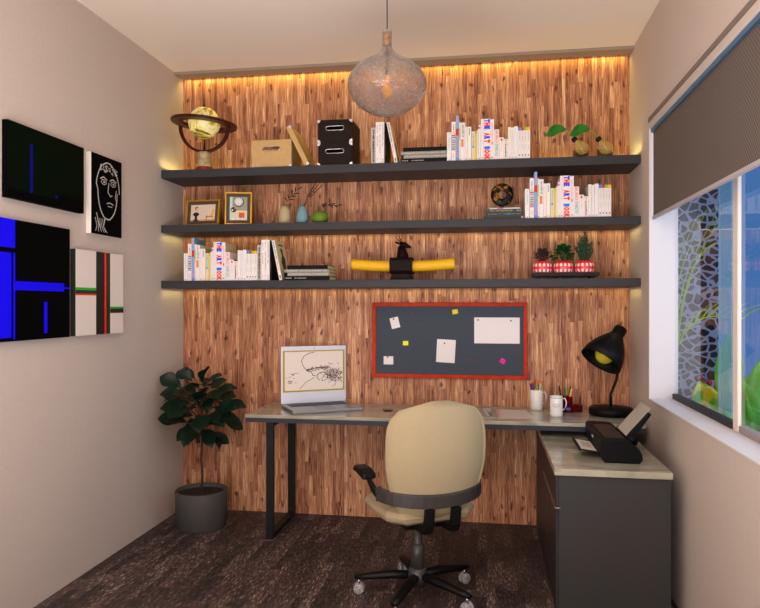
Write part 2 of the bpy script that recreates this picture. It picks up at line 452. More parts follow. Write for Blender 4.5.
# outside
MB().box(XR+WT, 9, -3, 12, -.12, -.02).build('ground_outside', M('garden_soil', rgb(70, 84, 50), .95, noise=.3), kind='structure')
MB().box(XR+WT+.005, 1.578, 5.0, 5.25, -.02, 3.2).build('garden_wall', stone_mat(), kind='structure')
palm_m = M('palm_green', rgb(176, 210, 30), .5, noise=.25, scale=20, emit=None)
def frond(mb, pts, leaflets, L, hang):
    P = [Vector(p) for p in pts]
    mb.tube(P, [.007*(1-.7*i/len(P)) for i in range(len(P))], 6)
    for i in range(leaflets):
        t = (i+1)/leaflets*(len(P)-1); k = min(int(t), len(P)-2); p = P[k].lerp(P[k+1], t-k)
        d = (P[k+1]-P[k]).normalized()
        dd = d*.9+Vector((.1, .1*(-1)**i, hang*(1 if i > 2 else 0)))
        mb.tube([p, p+dd.normalized()*L*.5, p+dd.normalized()*L+Vector((.03, 0, -.01))], [.004, .004, .001], 5)
def curve_pts(a, b, bulge, n=9):
    a, b, bulge = Vector(a), Vector(b), Vector(bulge)
    return [a.lerp(b, i/n)+bulge*math.sin(PI*i/n) for i in range(n+1)]
pp = thing('garden_palm', 'yellow-green palm with thin arching fronds outside the window by stone wall', 'palm', (1.13, 4.55, -.02))
pm = MB()
o_ = Vector((0, 0, .95))
for i, (tx, tz) in enumerate([(.06, 1.80), (.10, 1.95), (.14, 2.0), (.18, 2.02), (.22, 1.98), (.26, 2.0)]):
    pm.tube(curve_pts(o_+Vector((.005*i, -.02*i, .1)), (tx+.03, -.03*i, tz), (-.07, 0, .02), 12), [.006*(1-.06*k) for k in range(13)], 5)
pm.tube(curve_pts(o_+Vector((.03, -.1, .3)), (.38, -.15, 1.84), (-.06, 0, .16), 12), [.006*(1-.05*k) for k in range(13)], 5)
for i, (tx, tz) in enumerate([(.40, 1.33)]):
    frond(pm, curve_pts(o_+Vector((-.05, 0, -.1)), (tx, -.1, tz), (-.05, 0, .20), 12), 13, .15, 1.0)
pm.build('fronds', palm_m, pp)
MB().tube([(0, 0, 0), (.01, 0, .5), (0, 0, .97)], [.05, .04, .02], 10).build('trunk', M('palm_trunk', rgb(110, 96, 60), .9, noise=.3), pp)
ban_m = M('banana_leaf', rgb(74, 150, 26), .4, noise=.35, scale=9)
red_m = M('croton_leaf', rgb(170, 160, 40), .4, noise=.6, scale=14)
_r = [n for n in red_m.node_tree.nodes if n.type == 'VALTORGB'][0].color_ramp
_r.elements[0].color = (*rgb(50, 150, 30), 1); _r.elements[0].position = .42; _r.elements[1].color = (*rgb(206, 84, 20), 1); _r.elements[1].position = .66
_q = _r.elements.new(.52); _q.color = (*rgb(196, 190, 30), 1)
def leafy(name, label, loc, spec, mats, group=None):
    o = thing(name, label, 'plant', loc, 0, group)
    mb = MB(); st = MB()
    for (dx, dy, z0, L, W, dr, ln, mi) in spec:
        b = Vector((dx*.25, dy*.25, z0))
        mb.leaf(b, (dx, dy, ln), (dy+.01, -dx-.6, .3), L, W, dr, mi, n=10, fold=.25, curl=.5)
        st.tube([(0, 0, 0), (dx*.1, dy*.1, z0*.6), tuple(b)], [.012, .009, .006], 6)
    mb.build('leaves', mats, o, solid=.002); st.build('stems', ban_m, o)
    return o
leafy('broad_leaf_plant', 'broad-leaved green plant with one mottled yellow leaf outside, left of the mullion', (1.285, 4.02, -.02),
      [(.05, 0, .78, .52, .15, .04, 1, 0), (-.22, -.05, .70, .38, .16, .15, 1, 1), (.25, .1, .7, .45, .16, .2, 1, 0), (-.2, -.25, .66, .3, .13, .2, .7, 0), (.1, -.2, .62, .32, .15, .2, .8, 0)], [ban_m, red_m])
leafy('broad_leaf_plant', 'broad-leaved all-green plant outside, right of the mullion', (1.289, 3.60, -.02),
      [(-.15, 0, .72, .42, .17, .1, 1, 0), (.1, .05, .74, .5, .18, .1, 1, 0), (-.4, -.1, .70, .28, .14, .3, .6, 0), (.3, -.2, .62, .36, .16, .3, .8, 0), (-.1, -.3, .6, .35, .15, .2, .8, 0)], [ban_m, red_m])
fl = thing('flowering_shrub', 'small red flowering shrub outside behind the broad leaves', 'plant', (1.47, 4.66, -.02))
mb = MB(); random.seed(5)
for i in range(60):
    a = random.random()*2*PI; r = .13*random.random()**.5
    mb.leaf((r*math.cos(a), r*math.sin(a), .55+.42*random.random()), (math.cos(a), math.sin(a), .3), (0, 0, 1), .07, .04, .3)
mb.build('leaves', M('shrub_green', rgb(50, 96, 50), .6), fl)
mb = MB()
for i in range(22):
    a = random.random()*2*PI; r = .15*random.random()**.5
    mb.sphere((r*math.cos(a), r*math.sin(a)-.03, .75+.28*random.random()), .018, 8, 6)
mb.build('blossoms', M('red_blossom', rgb(200, 30, 60), .6), fl)
MB().tube([(0, 0, 0), (0, 0, .7)], .012, 6).build('stem', M('shrub_stem', rgb(80, 70, 50), .8), fl)

# ---------------------------------------------------------------- shelves
SY = 4.075
S1, S2, S3 = 2.268, 1.914, 1.556
for z0, z1, lab in ((2.216, S1, 'long charcoal floating shelf, topmost of three, with globe and black boxes'),
                    (1.867, S2, 'long charcoal floating shelf, middle of three, with picture frames and vases'),
                    (1.508, S3, 'long charcoal floating shelf, lowest of three, above the pinboard')):
    MB().box(XL+.002, XR-.002, SY, YB-.001, z0, z1).build('wall_shelf', dark_shelf, bevel=.002, label=lab, cat='shelf', group='floating shelves on the wooden wall')

# ---------------------------------------------------------------- books
def book_mesh(name, w, h, d, cover, side, marks, pages=page_m):
    """origin: bottom centre of the spine, spine faces -y"""
    t_ = .0022
    r = MB()
    r.box(-w/2, w/2, 0, t_, 0, h, 0)
    r.box(-w/2, -w/2+t_, t_, d, 0, h, 0)
    r.box(w/2-t_, w/2, t_, d, 0, h, 1)
    root = r.build(name, [cover, side or cover])
    MB().box(-w/2+t_+.0002, w/2-t_-.0002, t_+.0002, d-.004, .003, h-.003).build('pages', pages, root)
    if marks:
        mats = []; mb = MB()
        for mk in marks:
            kind, z0, z1, colr, wf = mk[:5]
            cm = M('ink_%d_%d_%d' % colr, rgb(*colr), .6)
            if cm not in mats: mats.append(cm)
            mi = mats.index(cm)
            hw = w/2*wf
            xo = (mk[6] if len(mk) > 6 else 0)*w/2
            if kind == 'b': mb.box(xo-hw, xo+hw, -.0006, 0, z0*h, z1*h, mi)
            elif kind == 't':                       # lines of small illegible lettering
                rnd = random.Random(int(z0*1000)+int(h*1e4)); z = z1*h; step = max(.0035, w*.16)
                while z > z0*h:
                    q = step*(.5+.5*rnd.random())
                    if rnd.random() > .14:
                        e_ = hw*(.65+.35*rnd.random())
                        mb.box(xo-e_, xo+e_, -.0006, 0, z-q*.55, z, mi)
                    z -= q
            elif kind == 'w':
                zt = z1*h; ln = (z1-z0)*h
                glyph(mk[5], mb, lambda x, y: (xo-hw+2*hw*y, -.0008, zt-ln*x), mi)
            elif kind == 'o':
                mb.add([(xo+hw*math.cos(a*PI/6), -.0008, (z0+z1)/2*h+(z1-z0)/2*h*math.sin(a*PI/6)) for a in range(12)], [tuple(range(12))], mi)
        mb.build('spine_print', mats, root)
    return root
WC = M('book_cover_white', rgb(238, 232, 230), .45)
def C(n, *c): return M('book_cover_'+n, rgb(*c), .45)
CY, BL, RD, DK, OR, PK, LG = (50, 190, 225), (20, 70, 190), (220, 20, 40), (50, 46, 50), (235, 120, 20), (232, 130, 180), (170, 166, 170)
BB, RR = (20, 60, 240), (245, 20, 25)
U = .00078
art = []
lets = 'THE ART BOOK'
ltc = {0: BB, 1: RR, 2: BB, 4: RR, 5: BB, 6: RR, 8: (20, 110, 240), 9: RR, 10: RR, 11: RR}
for i, ch in enumerate(lets):
    if ch == ' ': continue
    s_ = .985/12
    z1 = .99-i*s_
    art.append(('w', z1-s_*.97, z1, ltc[i], .90, ch, .04))
row = [  # x0, x1, top, cover, side, marks, phrase
 (52, 85, 152, WC, None, [('t', .45, .97, CY, .3), ('t', .25, .4, (170, 220, 230), .2), ('b', .03, .06, DK, .2)], 'short white book with pale cyan spine title'),
 (87, 119, 72, WC, None, [('t', .72, .93, DK, .25)]+[('b', .68-.045*k, .708-.045*k, c, .85) for k, c in enumerate([(220, 200, 60), BL, RD, CY, (140, 90, 50), (110, 110, 60), (190, 70, 60), (80, 170, 80), BL, RD])]+[('t', .08, .2, LG, .25)], 'white book with a ladder of coloured spine blocks'),
 (121, 143, 25, C('sky', 130, 175, 220), C('sea', 96, 150, 165), [('b', .56, .71, RD, .95), ('b', .86, .91, (215, 150, 200), .9), ('t', .2, .5, (170, 150, 215), .5), ('b', .12, .17, (220, 130, 190), .9), ('b', .0, .08, (120, 140, 230), .9)], 'tallest book, light blue spine with red block'),
 (145, 156, 75, WC, C('teal', 80, 190, 200), [('b', .55, .85, (170, 215, 90), .7), ('b', .03, .05, DK, .5)], 'thin white book with green upper spine'),
 (157, 190, 82, WC, None, [('t', .62, .95, (110, 130, 135), .45), ('b', .37, .57, OR, .5, None, -.2), ('t', .35, .8, LG, .15, None, .6)], 'white book with grey title and orange spine block'),
 (191, 211, 115, WC, None, [('t', .55, .92, (240, 190, 165), .3), ('t', .1, .4, (240, 170, 150), .3), ('b', .03, .06, DK, .3)], 'slim white book with faint peach title'),
 (212, 238, 115, WC, C('gold', 205, 165, 50), [('b', .75, .95, (60, 165, 220), .25), ('b', .05, .07, DK, .2)], 'white book with short bright blue title high on spine'),
 (240, 267, 152, C('cream_blue', 225, 215, 165), C('ochre', 190, 170, 60), [('t', .5, .93, (60, 160, 215), .4), ('b', .43, .49, (40, 170, 220), .6), ('t', .15, .4, (235, 170, 190), .3)], 'cream book with blue lettering and small blue square'),
 (268, 282, 152, C('yellow', 225, 205, 90), C('yellow', 225, 205, 90), [('b', .9, .98, (190, 190, 60), .8)], 'thin yellow book'),
 (283, 294, 140, WC, None, [('t', .5, .9, (235, 220, 160), .3)], 'thin plain white book beside the yellow one'),
 (295, 310, 105, WC, None, [('b', .89, .95, (230, 70, 190), .8), ('b', .04, .07, DK, .4)], 'slim white book with magenta square near the top'),
 (311, 333, 60, WC, None, [('t', .4, .93, (240, 195, 215), .3), ('b', .04, .07, (120, 140, 130), .3)], 'tall white book with faint pink spine title'),
 (334, 382, 60, WC, C('cream_art', 226, 214, 180), art, 'thick white book with big blue and red letters THE ART BOOK'),
 (383, 412, 65, WC, C('cream_red', 214, 196, 150), [('t', .45, .93, PK, .3), ('o', .39, .45, RD, .3), ('o', .37, .41, (40, 30, 30), .2), ('t', .15, .35, (240, 190, 210), .25), ('b', .05, .08, DK, .25)], 'tall white book with pink title and red-black dot'),
 (413, 450, 145, WC, None, [('w', .55, .97, (238, 165, 165), .6, 'EURO'), ('w', .12, .52, (160, 195, 195), .6, 'DECO')], 'white book with outlined pink and grey capitals'),
 (451, 486, 207, WC, C('red_side', 170, 60, 50), [('o', .83, .96, RD, .4), ('t', .3, .78, (245, 185, 130), .35)], 'low white book with red dot at spine top'),
 (487, 516, 220, WC, None, [('o', .88, .96, (90, 110, 200), .3), ('b', .78, .86, (240, 200, 60), .35), ('w', .1, .76, (120, 110, 90), .42, 'London')], 'low white book with small coloured vertical title'),
 (517, 539, 130, WC, None, [('t', .4, .93, (240, 232, 175), .35), ('b', .05, .07, DK, .25)], 'white book with pale yellow title'),
 (540, 561, 135, WC, None, [('t', .15, .93, (215, 205, 238), .35), ('b', .05, .07, DK, .25)], 'white book with pale lilac title'),
 (562, 591, 127, WC, None, [('t', .15, .93, (190, 225, 235), .22, None, -.3), ('t', .2, .85, (205, 225, 228), .2, None, .4), ('b', .05, .07, DK, .2)], 'white book with two pale cyan title lines'),
]
for x0, x1, c, nm in ((592, 613.5, (20, 160, 225), 'blue'), (614.5, 636, (225, 25, 70), 'red'), (637, 659, (140, 200, 40), 'green'), (660, 682, (245, 180, 30), 'orange')):
    row.append((x0, x1, 137, WC, C('cream_end', 226, 214, 170) if nm == 'orange' else None, [('b', .9, 1., c, 1.0), ('t', .55, .86, (110, 106, 112), .2), ('t', .3, .45, (170, 166, 172), .2), ('b', .1, .15, DK, .3)], 'white series volume with %s cap on its spine' % nm))
protos = []
for x0, x1, top, cv, sd, mk, ph in row:
    o = book_mesh('book', (x1-x0)*U-.0006, (377.5-top)*U, random.Random(x0).uniform(.17, .215), cv, sd, mk)
    protos.append(((x0+x1)/2*U, o, ph))
def place_row(start, y, z, where, grp, first):
    for i, (xc, o, ph) in enumerate(protos):
        b = o if first else copy_tree(o)
        b.location = (start+xc-52*U, y, z+.0003)
        tag(b, ph+', '+where, 'book', grp)
def add_row_all():
    place_row(-.248, 4.098, S1, 'top shelf', 'white art books in a row on the top shelf', True)
    place_row(.214, 4.098, S2, 'middle shelf', 'white art books in a row on the middle shelf', False)
    place_row(-1.937, 4.098, S3, 'bottom shelf', 'white art books in a row on the bottom shelf', False)
add_row_all()
# grey / black set
V = .000727
GRC = C('silver', 190, 185, 180); BKC = M('book_cover_black', rgb(10, 9, 11), .5, spec=.15)
ga = book_mesh('book', 37*V, 307*V, .19, GRC, None, [('w', .66, .97, (70, 66, 66), .4, 'THE'), ('w', .28, .64, (60, 58, 58), .5, 'FASHION'), ('w', .04, .26, (90, 80, 70), .5, 'BOOK')])
gb = book_mesh('book', 24*V, 352*V, .20, WC, None, [('t', .75, .95, DK, .3), ('t', .4, .68, DK, .3), ('t', .1, .14, DK, .3)])
gc = book_mesh('book', 23*V, 352*V, .20, WC, None, [('t', .8, .95, DK, .28), ('t', .25, .7, DK, .28), ('t', .1, .14, DK, .28)])
gd = book_mesh('book', 23*V, 352*V, .20, WC, None, [('t', .4, .95, DK, .3), ('t', .05, .12, DK, .3)])
ge = book_mesh('book', 14*V, 345*V, .20, BKC, None, [('t', .2, .45, (110, 100, 50), .5)])
gf = book_mesh('book', 25*V, 350*V, .20, WC, C('cream_fig', 222, 208, 160), [('t', .52, .97, (40, 38, 40), .5), ('t', .22, .48, RD, .35), ('b', .04, .12, DK, .4)])
# figure silhouette on the leaning book's front cover
fig = MB()
hh = 350*V; xx = 25*V/2+.0005
def pl(pts): fig.add([(xx, y*.2, z*hh) for y, z in pts], [tuple(range(len(pts)))])
pl([(.28, .02), (.75, .02), (.68, .35), (.78, .55), (.62, .68), (.45, .60), (.30, .45), (.40, .3)])
pl([(.48, .64), (.64, .66), (.66, .78), (.54, .84), (.42, .78)])
pl([(.3, .88), (.8, .88), (.8, .92), (.3, .92)])
fig.build('cover_print', M('cover_black', rgb(20, 18, 20), .5), gf)
gset = [(0, ga, 'silver-grey book with large dark lettering on spine'), (1, gb, 'first tall slim white book with black title'), (2, gc, 'second tall slim white book with black title'),
        (3, gd, 'third tall slim white book with black title'), (4, ge, 'slim black book against the leaning one'), (5, gf, 'leaning white book with cream cover')]
def place_g(start, z, where, grp, first):
    x = start
    for i, (k, o, ph) in enumerate(gset):
        b = o if first else copy_tree(o)
        w = [37, 24, 23, 23, 14, 25][i]*V+.0008
        if i < 5:
            b.location = (x+w/2, 4.098 if i < 4 else 4.104, z+.0003); x += w
        else:
            a = math.radians(-11.5)
            # tilt: top touches the black book, bottom right corner away
            off = 345*V*math.sin(-a)
            b.rotation_euler = (0, a, 0)
            b.location = (x+off+w/2+.003, 4.098, z+abs(math.sin(a))*w/2*1.0+.0006)
        tag(b, ph+', '+where, 'book', grp)
    return x
place_g(at(371.3, 150, 4.1).x, S1, 'top shelf', 'fashion books beside the black boxes', True)
place_g(-1.937+.4925, S3, 'bottom shelf', 'fashion books ending the bottom-shelf row', False)
# horizontal stacks
grey_cov = M('grey_mottled_cover', rgb(140, 136, 128), .6, noise=.45, scale=120)
def flat(w, h, d, cv, marks, loc, label, grp, yaw=0):
    """w thickness, h length along x; loc = left end x, y, bottom z"""
    o = book_mesh('book', w, h, d, cv, None, marks, page_m)
    o.rotation_euler = (0, -PI/2, 0)
    o.location = (loc[0]+h, loc[1], loc[2]+w/2+.0003)
    return tag(o, label, 'book', grp)
def stack(x0, z, where, x0off=0):
    g = 'stacked coffee table books on the '+where
    k = [.0265, .0225, .0195, .0250]
    ws = [(-.000, .290), (.018, .270), (-.002, .290), (.017, .262)]
    cvs = [BKC, grey_cov, grey_cov, BKC]
    mks = [[('t', .5, .97, (190, 185, 180), .3)], [('t', .03, .97, (200, 196, 186), .5)], [('t', .05, .95, (215, 210, 200), .35)], None]
    lb = ['black book with white title, bottom of its stack', 'mottled grey book second from stack bottom', 'mottled grey book just under the black top book', 'plain black book on top of its stack']
    out = []
    for i in range(4):
        flat(k[i]-.0006, ws[i][1], .2, cvs[i], mks[i], (x0+ws[i][0], 4.10, z), lb[i]+', '+where, g)
        z += k[i]
stack(at(400.6, 150, 4.1).x, S1, 'top shelf')
stack(at(284.5, 270, 4.1).x, S3, 'bottom shelf')
z = S2
for w, xa, xb, cv, mk, lab in ((.0235, 484, 524.3, C('dkgreen', 22, 34, 26), [('t', .1, .95, (60, 90, 66), .3), ('b', .02, .08, (180, 190, 180), .5)], 'dark green book, bottom of the stack under the black ring'),
        (.0195, 485.6, 522.8, C('navy', 26, 28, 46), [('t', .05, .95, (130, 130, 150), .35), ('b', .35, .42, (70, 140, 220), .6)], 'navy book in the middle of the stack under the black ring'),
        (.0195, 485.6, 522.6, C('olive', 40, 56, 34), [('t', .27, .88, (170, 180, 60), .35), ('t', .04, .16, (190, 200, 180), .35)], 'olive green book with yellow title under the thin pink-white one'),
        (.0085, 489.8, 520, C('pinkwhite', 205, 195, 205), [('b', .55, .75, (180, 40, 130), .7)], 'thin pink and white book, directly under the black ring')):
    a, b = at(xa, 210, 4.12).x, at(xb, 210, 4.12).x
    flat(w-.0006, b-a, .18, cv, mk, (a, 4.12, z), lab, 'stack under the black ring')
    z += w
STK = z

# black ring ornament on the stack
c = at(502.2, 193, 4.17)
ring = thing('ring_ornament', 'black ring-shaped ornament with gold flecks standing on small book stack', 'ornament', (c.x, 4.17, STK))
rm, nt, b = new_mat('black_gold_fleck')
v = nd(nt, 'ShaderNodeTexNoise'); v.inputs['Scale'].default_value = 45; v.inputs['Detail'].default_value = 4
r_ = nd(nt, 'ShaderNodeValToRGB'); b.inputs['Specular IOR Level'].default_value = .1; r_.color_ramp.elements[0].position = .56; r_.color_ramp.elements[0].color = (.003, .002, .002, 1); r_.color_ramp.elements[1].position = .72; r_.color_ramp.elements[1].color = (*rgb(170, 120, 30), 1)
tcn = nd(nt, 'ShaderNodeTexCoord'); nt.links.new(tcn.outputs['Object'], v.inputs['Vector']); nt.links.new(v.outputs[0], r_.inputs[0]); nt.links.new(r_.outputs[0], b.inputs['Base Color']); b.inputs['Roughness'].default_value = .3
mb = MB()
R0, R1, T = .025, .0685, .011
cz = .016+R1
prof = [(R0, -T), (R0+.004, -T-.002), (R1-.006, -T-.002), (R1, -T+.003), (R1, T-.003), (R1-.006, T+.002), (R0+.004, T+.002), (R0, T), (R0, -T)]
mb.lathe(prof, (0, 0, cz), 48, 0, True, Matrix.Rotation(PI/2, 3, 'X'))
mb.build('ring', rm, ring)
MB().box(-.022, .022, -.02, .02, 0, .006).box(-.012, .012, -.012, .012, .006, .017).build('base', black_pl, ring, bevel=.0015)

# ---------------------------------------------------------------- globe
gx = at(204.9, 160, 4.17).x
globe = thing('desk_globe', 'glowing yellow globe in dark wooden ring stand on the top shelf', 'globe', (gx, 4.16, S1))
gz = at(204.9, 122.9, 4.16).z-S1
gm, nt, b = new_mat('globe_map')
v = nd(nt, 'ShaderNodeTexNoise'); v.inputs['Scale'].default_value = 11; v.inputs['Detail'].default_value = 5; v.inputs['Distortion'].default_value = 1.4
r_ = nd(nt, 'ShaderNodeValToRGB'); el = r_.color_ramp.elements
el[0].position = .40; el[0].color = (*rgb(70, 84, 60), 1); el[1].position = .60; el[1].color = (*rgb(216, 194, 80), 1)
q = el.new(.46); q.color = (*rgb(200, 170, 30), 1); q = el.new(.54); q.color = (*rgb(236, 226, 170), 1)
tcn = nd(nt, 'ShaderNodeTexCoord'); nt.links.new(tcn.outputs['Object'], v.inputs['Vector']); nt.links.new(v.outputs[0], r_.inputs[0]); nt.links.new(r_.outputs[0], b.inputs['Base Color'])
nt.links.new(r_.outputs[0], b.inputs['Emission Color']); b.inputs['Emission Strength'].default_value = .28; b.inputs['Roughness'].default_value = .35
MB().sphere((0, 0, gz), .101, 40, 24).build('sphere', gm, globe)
mahog = M('mahogany', rgb(62, 20, 14), .4, noise=.3, scale=20, spec=.2)
mb = MB()
ri, ro, th = .138, .212, .009
Rt = Matrix.Rotation(math.radians(5), 3, 'Y') @ Matrix.Rotation(math.radians(0), 3, 'X')
mb.lathe([(ri, -th), (ro-.004, -th), (ro, 0), (ro-.004, th), (ri, th), (ri, -th)], (0, 0, gz-.006), 56, 0, False, Rt)
mb.build('horizon_ring', mahog, globe)
mb = MB()
arc = [(.165*math.cos(a), 0, gz-.02+.168*math.sin(a)-.006*math.cos(a)) for a in [PI+i*PI/20 for i in range(21)]]
mb.tube(arc, .013, 4, flat=(1.3, .9)); mb.build('cradle_arm', mahog, globe)
MB().tube([(0, 0, gz+.098), (0, 0, gz+.172+.015)], .0026, 8).sphere((0, 0, gz+.108), .008, 12, 8, sc=(1, 1, 1.4)).build('axis_rod', black_pl, globe)
bz = gz-.188
prof = [(0, 0), (.058, 0), (.060, .020), (.052, .026)]
MB().lathe(prof, seg=32).build('base', M('base_red', rgb(140, 34, 20), .4), globe)
prof = [(.052, .0265), (.055, .034), (.050, .046), (.042, .056), (.040, bz*.75), (.044, bz*.85), (.042, bz*.9), (.036, bz*.97), (.014, bz), (0, bz)]
MB().lathe(prof, seg=32).build('pedestal', M('aged_cream', rgb(168, 150, 110), .45, noise=.4, scale=35), globe)
MB().lathe([(.010, bz), (.008, bz+.02), (.003, gz-.115), (0, gz-.101)], seg=16).build('finial', black_pl, globe)

# ---------------------------------------------------------------- storage boxes
def corner_cap(mb, x, z, y, sx, sz, s=.017):
    t_ = .0012
    pts = [(x, z), (x+sx*s, z)]+[(x+sx*s*math.cos(a), z+sz*s*math.sin(a)) for a in (PI/6, PI/3)]+[(x, z+sz*s)]
    mb.prism(pts if sx*sz < 0 else pts[::-1], y-t_, y)
    mb.box(min(x, x-sx*t_), max(x, x-sx*t_), y, y+s, min(z, z+sz*s), max(z, z+sz*s))
def handle_ring(mb, x, z, y, hw, hh_, r=.0022):
    pts = []
    for k in range(24):
        a = 2*PI*k/24
        cx_ = (hw-hh_)*(1 if math.cos(a) > 0 else -1)
        pts.append((x+cx_+hh_*math.cos(a), y, z+hh_*math.sin(a)))
    mb.tube(pts, r, 6, closed=True)
def slot_front(mb, x0, x1, z0, z1, y0, y1, cx_, cz_, hw, hh_):
    """a front board with an oblong hole"""
    n = 24; inner = []; outer = []
    for k in range(n):
        a = 2*PI*(k+.5)/n
        s_ = 1 if math.cos(a) > 0 else -1
        inner.append((cx_+(hw-hh_)*s_+hh_*math.cos(a), cz_+hh_*math.sin(a)))
        dx, dz = math.cos(a)/(x1-x0)*2, math.sin(a)/(z1-z0)*2
        m_ = max(abs(dx), abs(dz))
        outer.append(((x0+x1)/2+math.cos(a)/m_, (z0+z1)/2+math.sin(a)/m_))
    # make the corners exact
    for (X_, Z_) in ((x0, z0), (x1, z0), (x0, z1), (x1, z1)):
        k = min(range(n), key=lambda i: (outer[i][0]-X_)**2+(outer[i][1]-Z_)**2); outer[k] = (X_, Z_)
    vs = []
    for y in (y0, y1):
        vs += [(p[0], y, p[1]) for p in outer]+[(p[0], y, p[1]) for p in inner]
    fs = []
    for k in range(n):
        j = (k+1) % n
        fs.append((k, j, n+j, n+k)); fs.append((2*n+k, 3*n+k, 3*n+j, 2*n+j))
        fs.append((n+k, n+j, 3*n+j, 3*n+k)); fs.append((k, 2*n+k, 2*n+j, j))
    mb.add(vs, fs)
steel_cap = M('nickel_corner', rgb(205, 205, 215), .25, metal=.9)
kraft = M('kraft_board', rgb(196, 160, 106), .8, noise=.05)
x0 = at(251.8, 150, 4.10).x; x1 = at(291.3, 150, 4.10).x; ht = at(270, 140, 4.10).z-S1
kb = thing('storage_box', 'tan cardboard storage box without lid on the top shelf', 'box', ((x0+x1)/2, 4.10, S1))
hw_ = (x1-x0)/2
hx, hz = at(271.2, 148.6, 4.10).x-(x0+x1)/2, at(271.2, 148.6, 4.10).z-S1
mb = MB()
slot_front(mb, -hw_, hw_, 0, ht, 0, .004, hx, hz, .056, .013)
mb.box(-hw_, -hw_+.004, .004, .24, 0, ht).box(hw_-.004, hw_, .004, .24, 0, ht).box(-hw_+.004, hw_-.004, .236, .24, 0, ht).box(-hw_+.004, hw_-.004, .004, .236, 0, .004)
mb.build('body', kraft, kb)
mb = MB(); handle_ring(mb, hx, hz, -.001, .058, .014); mb.build('handle_ring', steel_cap, kb)
for sx in (-1, 1):
    mb = MB(); corner_cap(mb, sx*hw_, 0.001, 0, -sx, 1, .020); mb.build('metal_corner', steel_cap, kb)
# leaning lid
phi = math.radians(26.4); ltz = at(284, 125.6, 4.10).z-S1
lid = thing('box_lid', 'tan cardboard lid leaning against the tan storage box', 'lid', (x1+.002+ht*math.tan(phi), 4.102, S1+.0008), rot=(0, -phi, 0))
LL = (ltz-.012)/math.cos(phi)
mb = MB(); th = .030
mb.box(th-.004, th, 0, .25, 0, LL).box(0, th-.004, 0, .004, 0, LL).box(0, th-.004, .246, .25, 0, LL).box(0, th-.004, .004, .246, 0, .004).box(0, th-.004, .004, .246, LL-.004, LL)
mb.build('lid_shell', kraft, lid)
for zz, s_ in ((0, 1), (LL, -1)):
    mb = MB(); corner_cap(mb, th, zz, 0, -1, s_, .018); mb.build('metal_corner', steel_cap, lid)
# black boxes
blackb = M('black_board', rgb(32, 22, 16), .6, noise=.1, spec=.15)
x0 = at(317.3, 150, 4.10).x; x1 = at(351.8, 150, 4.10).x
w_ = x1-x0
def dark_box(z, h, label):
    o = thing('storage_box', label, 'box', ((x0+x1)/2, 4.11, z), group='black lidded storage boxes')
    hw_ = w_/2
    lidh = .028
    mb = MB()
    slot_front(mb, -hw_+.002, hw_-.002, 0, h-lidh, 0, .004, 0, h*.63, .056, .012)
    mb.box(-hw_+.002, -hw_+.006, .004, .26, 0, h-lidh).box(hw_-.006, hw_-.002, .004, .26, 0, h-lidh).box(-hw_+.006, hw_-.006, .256, .26, 0, h-lidh).box(-hw_+.006, hw_-.006, .004, .256, 0, .004)
    mb.build('body', blackb, o)
    MB().box(-hw_, hw_, -.003, .263, h-lidh, h-.0005).build('box_lid', blackb, o, bevel=.001)
    mb = MB(); handle_ring(mb, 0, h*.63, -.002, .058, .013, .0026); mb.build('handle_ring', steel_cap, o)
    for sx in (-1, 1):
        for zz, sz in ((.001, 1), (h-.001, -1)):
            mb = MB(); corner_cap(mb, sx*hw_, zz, -.003, -sx, sz, .019); mb.build('metal_corner', steel_cap, o)
hb = (at(330, 119.5, 4.10).z-S1)/2
dark_box(S1+.0004, hb, 'black lidded storage box, lower of the stacked pair')
dark_box(S1+.0008+hb, hb, 'black lidded storage box, upper of the stacked pair')

# ---------------------------------------------------------------- bulb vases with a leaf
def clear_glass(name, tint=(1, 1, 1), rough=0.0, bump=0, bs=40, ior=1.45):
    m, nt, b = new_mat(name)
    b.inputs['Base Color'].default_value = (*tint, 1); b.inputs['Roughness'].default_value = rough
    b.inputs['Transmission Weight'].default_value = 1; b.inputs['IOR'].default_value = ior
    if bump:
        tc = nd(nt, 'ShaderNodeTexCoord'); n = nd(nt, 'ShaderNodeTexNoise'); n.inputs['Scale'].default_value = bs; n.inputs['Detail'].default_value = 2
        nt.links.new(tc.outputs['Object'], n.inputs['Vector'])
        bp = nd(nt, 'ShaderNodeBump'); bp.inputs['Strength'].default_value = bump; bp.inputs['Distance'].default_value = .01
        nt.links.new(n.outputs[0], bp.inputs['Height']); nt.links.new(bp.outputs[0], b.inputs['Normal'])
    return m
led_tinted_glass = M('bulb_vase_glass', rgb(244, 228, 160), .05, trans=.82, ior=1.2)  # yellow in the glass colour imitates LED light refracted through it
wood_dk = M('walnut_block', rgb(98, 52, 28), .5, noise=.2, scale=25)
leaf_g = M('leaf_green', rgb(30, 110, 26), .45, noise=.35, scale=14)
stem_g = M('stem_yellow_green', rgb(150, 170, 30), .5)
